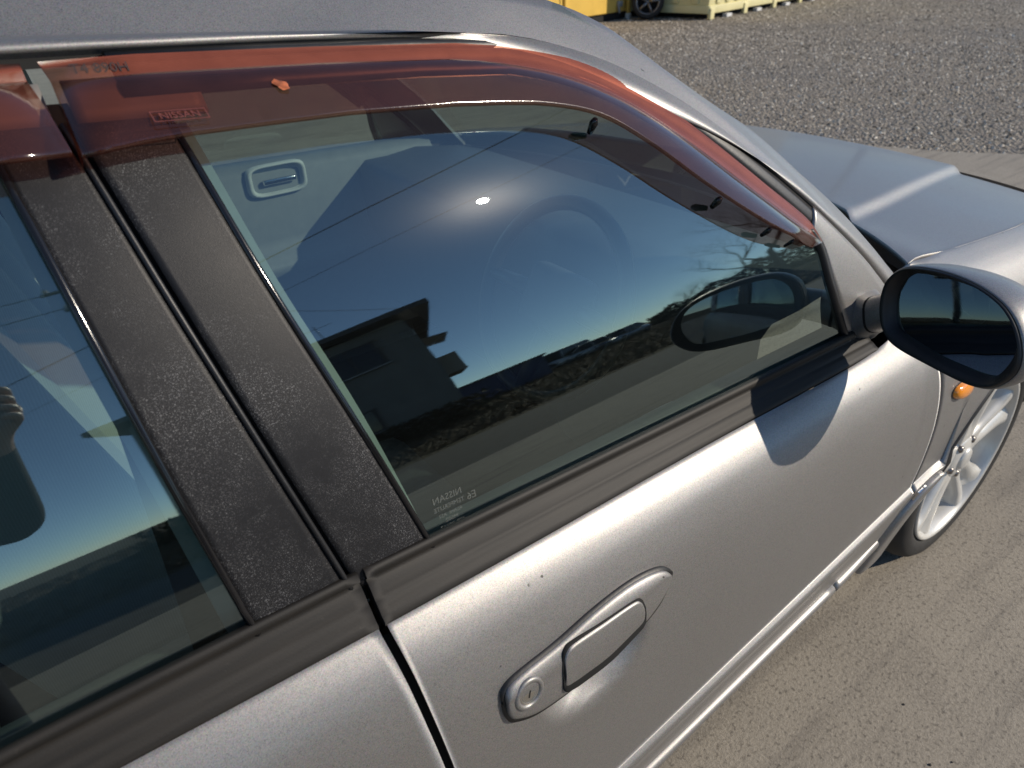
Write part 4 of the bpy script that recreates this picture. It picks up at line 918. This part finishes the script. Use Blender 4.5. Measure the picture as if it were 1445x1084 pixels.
# parked vehicles
simple('car_glass', (0.02, 0.025, 0.03), 0.05, 0.0); simple('alloy_grey', (0.22, 0.21, 0.20), 0.35, 0.8)
def parked_car(name, label, loc, rz, colr, L=4.2, Wd=1.68, H=1.45, van=False, group=None, cat='car'):
    C = empty(name, loc, R(rz), label=label, category=cat)
    if group: C['group'] = group
    mn = 'vehicle_' + name + '_%02d' % int(abs(colr[0]) * 100 + abs(loc[0]))
    simple(mn, colr, 0.3, 0.2, var=0.03, Coat_Weight=0.6)
    hw = Wd / 2; P = []
    st = [(0, .55, .42, .62), (.03, .8, .25, .72), (.1, .94, .2, .80), (.25, 1, .18, .86), (.5, 1, .18, .90), (.75, 1, .18, .92), (.93, .96, .2, .90), (.985, .85, .25, .84), (1, .6, .4, .7)]
    if van: st = [(0, .7, .4, .7), (.02, .9, .25, .85), (.06, .97, .2, .98), (.2, 1, .18, 1.02), (.5, 1, .18, 1.02), (.95, 1, .2, 1.02), (.99, .95, .25, 1.0), (1, .8, .4, .9)]
    for f_, w_, z0, z1 in st:
        x = L / 2 - f_ * L; row = []
        for a in np.linspace(0, 2 * math.pi, 21)[:-1]:
            ca, sa = math.cos(a), math.sin(a); k = (abs(ca) ** 4 + abs(sa) ** 4) ** -0.25
            row.append(Vector((x, hw * w_ * ca * k * (1 - 0.06 * max(0, sa)), (z0 + z1) / 2 + (z1 - z0) / 2 * sa * k)))
        row.append(row[0]); P.append(row)
    MB().grid(P).build('body', mn, C)
    x = [(.80, .90), (.42, H - .03), (-.95, H), (-1.65, .95)] if not van else [(1.55, 1.0), (1.25, H - .05), (-1.75, H), (-1.95, 1.0)]
    x = [(a * L / 4.2, b) for a, b in x]
    def cab(sc_, name_, mat_, zz=(0, 0)):
        mb = MB(); V = []
        for (a, b), w_ in zip(x, (.92, .76, .76, .92)):
            V += [(a, -hw * w_ * sc_, b), (a, hw * w_ * sc_, b)]
        V += [(x[0][0], -hw * .9, .8), (x[0][0], hw * .9, .8), (x[3][0], -hw * .9, .8), (x[3][0], hw * .9, .8)]
        mb.add(V, [(0, 1, 3, 2), (2, 3, 5, 4), (4, 5, 7, 6), (0, 2, 4, 6), (1, 7, 5, 3)]); return bevelled(mb.build(name_, mat_, C, smooth=False), 0.04, 2)
    cab(1.0, 'cabin_glass', 'car_glass')
    mb = MB(); a1, a2 = x[1][0], x[2][0]; mb.box(((a1 + a2) / 2, 0, H + 0.005), (a1 - a2 + 0.06, Wd * .76, 0.05), None, 0.02); mb.build('roof', mn, C)
    for s_ in (-1, 1):
        for (p, q) in ((0, 1), (2, 3)):
            A_ = Vector((x[p][0], s_ * hw * (.92 if p == 0 else .76), x[p][1])); B_ = Vector((x[q][0], s_ * hw * (.76 if q == 1 else .92), x[q][1])); MB().tube([A_, B_], 0.035, 6).build('pillar', mn, C)
        mx = (a1 + a2) / 2; MB().tube([(mx, s_ * hw * .92, .9), (mx - .05, s_ * hw * .77, H)], 0.035, 6).build('pillar', mn, C)
    for wx in (L * .31, -L * .31):
        for s_ in (-1, 1):
            Wl = empty('wheel', (wx, s_ * (hw - 0.01), 0.32)); Wl.parent = C; ax = (0, s_, 0)
            MB().lathe([(0.21, -0.18), (0.30, -0.18), (0.32, -0.14), (0.32, -0.03), (0.30, 0.0), (0.235, 0.004), (0.225, -0.01)], (0, 0, 0), ax, 32).build('tyre', 'tyre_rubber', Wl)
            mb = MB(); mb.lathe([(0.226, -0.012), (0.224, 0.0), (0.21, 0.0), (0.20, -0.03), (0.19, -0.12)], (0, 0, 0), ax, 32); mb.lathe([(0.0, -0.01), (0.04, -0.012), (0.05, -0.03)], (0, 0, 0), ax, 16)
            for k in range(5):
                A = 2 * math.pi * k / 5 + .3; e = Vector((math.cos(A), 0, math.sin(A))); mb.tube([e * 0.03 + Vector((0, -s_ * .018, 0)), e * 0.212 + Vector((0, -s_ * .008, 0))], [0.030, 0.022], 6)
            mb.build('rim', 'alloy_grey', Wl); MB().lathe([(0, -0.10), (0.19, -0.10)], (0, 0, 0), ax, 24).build('brake_disc', 'seam_black', Wl)
    for s_ in (-1, 1):
        MB().add(*cushion((L / 2 - .10, s_ * hw * .62, .64), (.16, .34, .13), None, .04)).build('headlight', 'chrome', C)
        MB().add(*cushion((-L / 2 + .06, s_ * hw * .66, .74), (.10, .26, .14), None, .03)).build('tail_light', 'amber_lens', C)
    return C
LW = empty('spare_wheel', (11.86, 9.86, 0.325), label='grey alloy wheel with black tyre standing between yellow box and cream container', category='wheel')
ax = Vector((-0.74, -0.67, 0.10)).normalized()
MB().lathe([(0.20, -0.20), (0.29, -0.205), (0.318, -0.17), (0.325, -0.10), (0.318, -0.03), (0.30, -0.004), (0.255, 0.004), (0.235, -0.006)], (0, 0, 0), ax, 48).build('tyre', 'tyre_rubber', LW)
mb = MB(); mb.lathe([(0.238, -0.01), (0.236, 0.002), (0.218, 0.002), (0.205, -0.03), (0.19, -0.18)], (0, 0, 0), ax, 48); mb.lathe([(0.0, -0.004), (0.04, -0.006), (0.055, -0.03)], (0, 0, 0), ax, 20)
u_ = ax.cross(Vector((0, 0, 1))).normalized(); v_ = u_.cross(ax)
for k in range(5):
    A = 2 * math.pi * k / 5 + 0.5; e = u_ * math.cos(A) + v_ * math.sin(A); mb.tube([e * 0.03 - ax * 0.02, e * 0.12 - ax * 0.016, e * 0.222 - ax * 0.008], [0.034, 0.026, 0.030], 8)
mb.build('rim', 'alloy_grey', LW)
MB().lathe([(0, -0.12), (0.2, -0.12)], (0, 0, 0), ax, 24).build('hub_back', 'seam_black', LW)

# ================================================================== what stands behind the viewer and shows in the windows
simple('stucco', (0.22, 0.22, 0.205), 0.9, var=0.12, scale=1.5, bump=0.2, bscale=40); simple('roof_tile', (0.07, 0.07, 0.075), 0.6, var=0.2, scale=2)
simple('dark_frame', (0.05, 0.05, 0.05), 0.5); simple('pane', (0.012, 0.014, 0.017), 0.06); simple('alu_frame', (0.32, 0.32, 0.33), 0.4, 0.5); simple('balcony_panel', (0.38, 0.34, 0.27), 0.7); simple('blue_sheet', (0.05, 0.08, 0.18), 0.5, var=0.1)
HB = empty('house', (8.1, -14.0, 0), R(206.9), label='two-storey grey house with overhanging roof, mirrored dark in the front side window', category='house')
mb = MB(); mb.box((3.4, 4.0, 2.95), (6.8, 8.0, 5.9)); mb.build('wall', 'stucco', HB, smooth=False)
mb = MB(); mb.add([(-0.75, -0.75, 6.0), (7.45, -0.75, 6.0), (7.45, 8.75, 6.0), (-0.75, 8.75, 6.0), (-0.75, -0.75, 6.22), (7.45, -0.75, 6.22), (7.45, 8.75, 6.22), (-0.75, 8.75, 6.22), (-0.75, 4, 7.7), (7.45, 4, 7.7)],
    [(0, 3, 2, 1), (0, 1, 5, 4), (2, 3, 7, 6), (1, 2, 6, 9, 5), (3, 0, 4, 8, 7), (4, 5, 9, 8), (6, 7, 8, 9)]); mb.build('roof', 'roof_tile', HB, smooth=False)
def house_window(x, z, w_, h):
    Wn = MB(); Wn.box((x, -0.02, z), (w_, 0.06, h)); F = Wn.build('window', 'pane', HB, smooth=False)
    mb = MB()
    for a, b, c_, d in ((0, h / 2, w_ + .12, .07), (0, -h / 2, w_ + .12, .07), (-w_ / 2, 0, .07, h), (w_ / 2, 0, .07, h), (0, 0, .05, h)): mb.box((x + a, -0.05, z + b), (c_, 0.05, d))
    mb.build('window_frame', 'dark_frame', F, smooth=False)
    mb = MB(); mb.box((x, -0.09, z - h / 2 - .07), (w_ + .2, 0.14, .05)); mb.build('sill', 'alu_frame', F, smooth=False)
for a in ((1.65, 4.75, 1.35, 1.25), (2.2, 1.65, 0.6, 1.1), (4.7, 4.75, 1.5, 1.25), (5.2, 1.6, 1.5, 1.3), (6.2, 4.75, 0.6, 1.0)): house_window(*a)
mb = MB(); mb.box((-0.28, 2.0, 3.05), (0.56, 2.2, 0.95)); mb.box((-0.28, 2.0, 2.52), (0.6, 2.3, 0.10)); mb.build('balcony', 'balcony_panel', HB, smooth=False)
mb = MB(); mb.tube([(0, 0.8, 4.75), (-0.7, 0.8, 4.6)], .025, 6); mb.tube([(0, 0.8, 4.2), (-0.7, 0.8, 4.6)], .02, 6); mb.tube([(0, 3.0, 4.75), (-0.7, 3.0, 4.6)], .025, 6); mb.tube([(-0.7, 0.8, 4.6), (-0.7, 3.0, 4.6)], .025, 6); mb.add([(0, 0.8, 4.78), (-0.72, 0.8, 4.63), (-0.72, 3.0, 4.63), (0, 3.0, 4.78)], [(0, 1, 2, 3)]); mb.build('awning', 'alu_frame', HB, smooth=False)
mb = MB(); mb.tube([(2.6, -0.06, 5.9), (2.6, -0.06, 0.1)], .04, 8); mb.build('downpipe', 'alu_frame', HB)
mb = MB(); mb.tube([(1.9, 3.5, 7.4), (1.9, 3.5, 8.6)], .02, 6); mb.tube([(1.4, 3.5, 8.4), (2.4, 3.5, 8.4)], .012, 6); mb.build('aerial', 'alu_frame', HB)
# blue shed
SH = empty('shed', (17.0, -25.5, 0), R(212), label='low blue sheet-metal shed beyond the house, seen in the front side window', category='shed')
mb = MB(); mb.box((0, 0, 0.95), (4.2, 3.0, 1.9)); mb.build('wall', 'blue_sheet', SH, smooth=False)
mb = MB(); mb.box((0, 0, 1.97), (4.5, 3.3, 0.12)); mb.build('roof', 'roof_tile', SH, smooth=False)
for i, (az, D, rz, cl, lb, van) in enumerate(((36.8, 37, 150, (0.05, 0.05, 0.06), 'dark van parked nearest the blue shed across the road', True), (39.6, 38, 160, (0.7, 0.7, 0.68), 'white van parked in the middle of the far row', True), (42.0, 38, 20, (0.62, 0.62, 0.60), 'pale hatchback parked in the far row between van and silver car', False), (44.4, 38.5, 165, (0.35, 0.36, 0.38), 'silver-grey car parked at the tree end of the far row', False))):
    parked_car('parked_van' if van else 'parked_car', lb, (D * math.sin(R(az)), -D * math.cos(R(az)), 0), rz, cl, H=1.95 if van else 1.5, L=4.4 if van else 4.2, van=van, group='vehicles parked across the road', cat='van' if van else 'car')

# bare winter trees
simple('bark', (0.06, 0.048, 0.038), 0.9, var=0.3)
def tree(name, loc, H, seed, depth=6, spread=0.55, label='', group=None, cat='tree'):
    rnd = random.Random(seed); trunk, crown = MB(), MB()
    def grow_(p, d, L, r_, k):
        n_ = 3; pts = [p]; rs = [r_]
        for i in range(n_):
            d = (d + Vector((rnd.uniform(-1, 1), rnd.uniform(-1, 1), rnd.uniform(-.3, .7))) * 0.16).normalized(); pts.append(pts[-1] + d * L / n_); rs.append(r_ * (1 - 0.35 * (i + 1) / n_))
        (trunk if k >= depth - 1 else crown).tube(pts, rs, 7 if k >= depth - 1 else (5 if k > 2 else 3), cap=False)
        if k <= 0: return
        for c_ in range(rnd.choice((2, 3, 3)) if k < depth else 4):
            ax = Vector((rnd.uniform(-1, 1), rnd.uniform(-1, 1), rnd.uniform(-.1, .6))).normalized()
            base_ = pts[-1] if c_ < 2 else pts[rnd.choice((1, 2))]
            grow_(base_, (d * (1 - spread * .6) + ax * spread).normalized(), L * rnd.uniform(.62, .85), rs[-1] * rnd.uniform(.6, .8), k - 1)
    grow_(Vector((0, 0, -0.05)), Vector((0, 0, 1)), H * 0.27, H * 0.022, depth)
    T = empty(name, loc, rnd.uniform(0, 6), label=label, category=cat)
    if group: T['group'] = group
    trunk.build('trunk', 'bark', T); crown.build('crown', 'bark', T); return T
def polar(az, D): return (D * math.sin(R(az)), -D * math.cos(R(az)), 0)
tree('bare_tree', polar(57.5, 32), 11.0, 21, 8, 0.66, 'large bare winter tree mirrored at the front end of the side window')
B1 = tree('bare_tree', polar(51.5, 66), 7.0, 9, 6, 0.65, 'bare tree leading the far row, nearest the parked vehicles', 'far bare trees'); B2 = tree('bare_tree', polar(55, 70), 6.5, 12, 6, 0.65, 'second bare tree of the far row, behind the large bare tree', 'far bare trees')
names = ('third', 'fourth', 'fifth', 'sixth', 'seventh', 'eighth', 'ninth', 'tenth', 'eleventh', 'twelfth')
def copy_tree(src, loc, rz, s_, label):
    c_ = src.copy(); col.objects.link(c_); c_.location = loc; c_.rotation_euler = (0, 0, rz); c_.scale = (s_,) * 3; c_['label'] = label
    for ch in src.children: k = ch.copy(); col.objects.link(k); k.parent = c_
    return c_
for i, nm in enumerate(names):
    copy_tree((B1, B2)[i % 2], polar(49 + i * 3.1 + random.uniform(-1, 1), random.uniform(60, 78)), random.uniform(0, 6), random.uniform(.6, 1.05), '%s bare tree of the far row counted from the parked vehicles' % nm)
# scrub along the field: leaf clumps
simple('scrub_leaf', (0.05, 0.05, 0.025), 0.9, var=0.4, scale=0.6)
def scrub(n, fn, s0, s1, name, mat, label, wd_=0.30):
    V = []; F = []
    for i in range(n):
        p = fn(); s_ = random.uniform(s0, s1); a = random.uniform(0, 6.28); d = Vector((math.cos(a), math.sin(a), random.uniform(.2, 1.4))).normalized() * s_; e = Vector((-math.sin(a), math.cos(a), random.uniform(-.3, .3))) * s_ * wd_
        k = len(V); V += [p - e, p + e, p + d + e * .2]; F.append((k, k + 1, k + 2))
    return mesh(name, V, F, mat, None, False, kind='stuff', label=label, category=name)
def hedge_pt():
    az = random.uniform(47, 84); D = random.uniform(58, 64); p = Vector(polar(az, D)); p.z = random.random() ** 1.3 * (1.3 + 0.8 * (0.5 + 0.5 * math.sin(az * 1.7)) + 0.22 * max(0, az - 48)); return p
scrub(14000, hedge_pt, 0.25, 0.7, 'scrub', 'scrub_leaf', 'dark scrub along the far edge of the field below the bare trees')
def field_pt():
    return Vector((random.uniform(-14, 40), -8.0 - 26 * random.random() ** 1.6, -0.01))
scrub(60000, field_pt, 0.10, 0.42, 'weed', 'weeds', 'dry brown weeds covering the field across the asphalt road', 0.07)
def base_pt():
    a = random.uniform(-0.4, 7.4); L_ = R(206.9); q = Vector((8.1 + math.cos(L_) * a - math.sin(L_) * -0.7, -14 + math.sin(L_) * a + math.cos(L_) * -0.7, 0)); q += Vector((random.uniform(-.35, .35), random.uniform(-.35, .35), random.random() ** 1.3 * 1.0)); return q
scrub(5000, base_pt, 0.08, 0.25, 'shrub', 'scrub_leaf', 'low dark shrubs along the foot of the grey house')
# utility poles and wires
simple('pole_concrete', (0.30, 0.30, 0.29), 0.9); simple('cable', (0.01, 0.01, 0.01), 0.7)
def pole(loc, H, label, rz):
    Pl = empty('utility_pole', loc, rz, label=label, category='utility pole')
    MB().tube([(0, 0, -.1), (0, 0, H)], [.17, .11], 14).build('shaft', 'pole_concrete', Pl)
    for z, l in ((H - .5, 2.0), (H - 1.4, 1.6)):
        mb = MB(); mb.box((0, 0.12, z), (l, .09, .09)); mb.build('crossarm', 'grey_steel', Pl, smooth=False)
        for x in (-l * .45, -l * .2, l * .2, l * .45): MB().lathe([(.0, .26), (.04, .24), (.06, .16), (.04, .12), (.055, .06), (.03, .045), (.03, 0)], (x, .12, z), (0, 0, 1), 10).build('insulator', 'foot_white', Pl)
    MB().lathe([(0, -.01), (.24, 0), (.27, .05), (.27, .75), (.22, .82), (0, .86)], (.45, .15, H - 2.9), (0, 0, 1), 20).build('transformer', 'grey_steel', Pl); return Pl
PA, PB_, PC = Vector((-9.0, -24.2, 0)), Vector((23.5, 10.1, 0)), Vector((2.3, -11.6, 0))
pole(PA, 9.4, 'concrete utility pole standing beyond the left end of the house', R(-45)); pole(PB_, 9.4, 'concrete utility pole at the edge of the gravel yard', R(-45)); pole(PC, 10.6, 'concrete utility pole with transformer in front of the house', R(10))
def wire(a, b, sag, r_, label):
    a, b = Vector(a), Vector(b); pts = [a.lerp(b, k / 24) - Vector((0, 0, sag * 4 * (k / 24) * (1 - k / 24))) for k in range(25)]
    return MB().tube(pts, r_, 6).build('power_line', 'cable', None, label=label, category='power line', group='overhead power lines')
wire(PA + Vector((0, 0, 8.9)), PB_ + Vector((0, 0, 8.9)), 0.7, 0.015, 'thick overhead power line crossing above the yard, mirrored in the window')
wire(PA + Vector((.7, -.5, 8.0)), PB_ + Vector((.7, -.5, 8.0)), 0.7, 0.006, 'thin lower overhead power line crossing above the yard')
wire(PC + Vector((0, 0, 9.2)), (9.2, -14.2, 6.1), 0.35, 0.008, 'thin service wire running from the transformer pole to the house roof')
wire(PC + Vector((.7, 0, 10.2)), (-26, -12, 10.0), 0.5, 0.012, 'upper power line leading rearward from the transformer pole')
wire(PC + Vector((-.7, 0, 9.3)), (-26, -13, 9.2), 0.5, 0.012, 'lower power line leading rearward from the transformer pole')

# ================================================================== the person taking the picture, mirrored at the edge of the rear side window
simple('jacket_cloth', (0.018, 0.02, 0.025), 0.85, var=0.25, bump=0.3, bscale=120); simple('trouser_cloth', (0.03, 0.034, 0.05), 0.85, var=0.2); simple('skin', (0.55, 0.36, 0.27), 0.5, var=0.06); simple('hair', (0.015, 0.012, 0.01), 0.5, var=0.3); simple('shoe', (0.03, 0.03, 0.03), 0.5); simple('phone_case', (0.02, 0.02, 0.022), 0.3); simple('eye_white', (0.7, 0.7, 0.68), 0.2); simple('lip', (0.40, 0.17, 0.14), 0.5)
PP = Vector((CAM.x, CAM.y, 0)) - Vector((_f.x, _f.y, 0)).normalized() * 0.52 - Vector((_r2.x, _r2.y, 0)) * 0.055
PE = empty('person', PP, -_h, label='person in a dark jacket holding up a phone, mirrored in the rear side window', category='person')
vs, es, rs = [], [], []
def jv(p, r_, parent=None):
    vs.append(p); rs.append(r_ if isinstance(r_, tuple) else (r_, r_))
    if parent is not None: es.append((parent, len(vs) - 1))
    return len(vs) - 1
root_ = jv((0, -0.02, 0.96), (0.155, 0.115)); sp = jv((0, -0.02, 1.14), (0.145, 0.105), root_); chst = jv((0, -0.01, 1.31), (0.165, 0.115), sp); nb = jv((0, 0.0, 1.44), (0.075, 0.065), chst); nk = jv((0, 0.02, 1.51), 0.052, nb); hd = jv((0, 0.05, 1.585), (0.070, 0.080), nk); ht = jv((0, 0.04, 1.675), (0.070, 0.085), hd); jv((0, 0.03, 1.72), (0.04, 0.05), ht); jv((0, 0.135, 1.60), 0.013, hd)
for s_ in (-1, 1):
    jv((s_ * 0.078, 0.035, 1.605), (0.012, 0.02), hd)
    sh = jv((s_ * 0.165, 0.0, 1.395), 0.066, chst); el = jv((s_ * 0.225 - 0.02, 0.20, 1.20), 0.047, sh); wx = -0.045 + s_ * 0.095
    wr = jv((wx + s_ * 0.012, 0.415, 1.385), 0.031, el); pm = jv((wx, 0.468, 1.42), (0.022, 0.036), wr)
    for k, (dz, ln2) in enumerate(((0.045, 0.92), (0.022, 1.0), (-0.002, 0.96), (-0.024, 0.78))):
        a1 = jv((wx + s_ * 0.006, 0.497, 1.425 + dz), 0.0095, pm); a2 = jv((wx - s_ * 0.004, 0.512, 1.428 + dz), 0.009, a1); jv((wx - s_ * (0.012 + 0.024 * ln2), 0.513, 1.430 + dz), 0.0078, a2)
    t1 = jv((wx - s_ * 0.012, 0.468, 1.395), 0.011, pm); jv((wx - s_ * 0.040, 0.478, 1.402), 0.0095, t1)
    hp = jv((s_ * 0.095, -0.02, 0.86), 0.098, root_); kn = jv((s_ * 0.115, 0.015, 0.49), 0.064, hp); an = jv((s_ * 0.125, -0.03, 0.10), 0.046, kn); jv((s_ * 0.14, 0.06, 0.045), (0.045, 0.038), an); es.append((len(vs) - 1, len(vs))); jv((s_ * 0.15, 0.16, 0.035), (0.04, 0.03))
me = bpy.data.meshes.new('body'); me.from_pydata(vs, es, []); ob = bpy.data.objects.new('body', me); col.objects.link(ob)
sk = ob.modifiers.new('skin', 'SKIN'); sk.use_smooth_shade = True
for v, r_ in zip(me.skin_vertices[0].data, rs): v.radius = r_
me.skin_vertices[0].data[root_].use_root = True
ob.modifiers.new('sub', 'SUBSURF').levels = 2; ob.modifiers['sub'].render_levels = 2
bpy.context.view_layer.update()
bm_ = bpy.data.meshes.new_from_object(ob.evaluated_get(bpy.context.evaluated_depsgraph_get())); bpy.data.objects.remove(ob)
bm_.materials.clear()
for m_ in ('jacket_cloth', 'skin', 'trouser_cloth', 'shoe'): bm_.materials.append(MATS[m_])
for f_ in bm_.polygons:
    c_ = f_.center; f_.use_smooth = True
    f_.material_index = 3 if c_.z < 0.10 else 2 if c_.z < 0.92 else 1 if (c_.z > 1.475 and abs(c_.x) < 0.12 and c_.y < 0.3) or c_.y > 0.425 else 0
link('body', bm_, PE)
P = []
for k in range(25):
    a = 2 * math.pi * k / 24; P.append([Vector((0.083 * math.sin(b) * math.cos(a), 0.030 + 0.098 * math.sin(b) * math.sin(a), 1.655 + 0.092 * math.cos(b) - (0.06 if math.sin(a) < 0 else 0) * math.sin(b) ** 3)) for b in np.linspace(0.01, 1.45, 9)])
MB().grid(P).build('hair', 'hair', PE)
for s_ in (-1, 1): MB().lathe([(0, 0.011), (0.008, 0.008), (0.011, 0.0)], (s_ * 0.032, 0.118, 1.625), (0, 1, 0), 12).build('eye', 'eye_white', PE)
MB().add(*cushion((0, 0.122, 1.556), (0.045, 0.008, 0.010), None, 0.003)).build('mouth', 'lip', PE)
PH = mesh('phone', *cushion((0, 0, 0), (0.150, 0.0085, 0.074), None, 0.003), 'phone_case', None, True, label='black phone held up in both hands of the person in the dark jacket', category='phone')
PH.matrix_world = Matrix(((_r2.x, _f.x, _u2.x, 0), (_r2.y, _f.y, _u2.y, 0), (_r2.z, _f.z, _u2.z, 0), (0, 0, 0, 1)))
PH.location = CAM - _f * 0.012 - _r2 * 0.100 - _u2 * 0.018
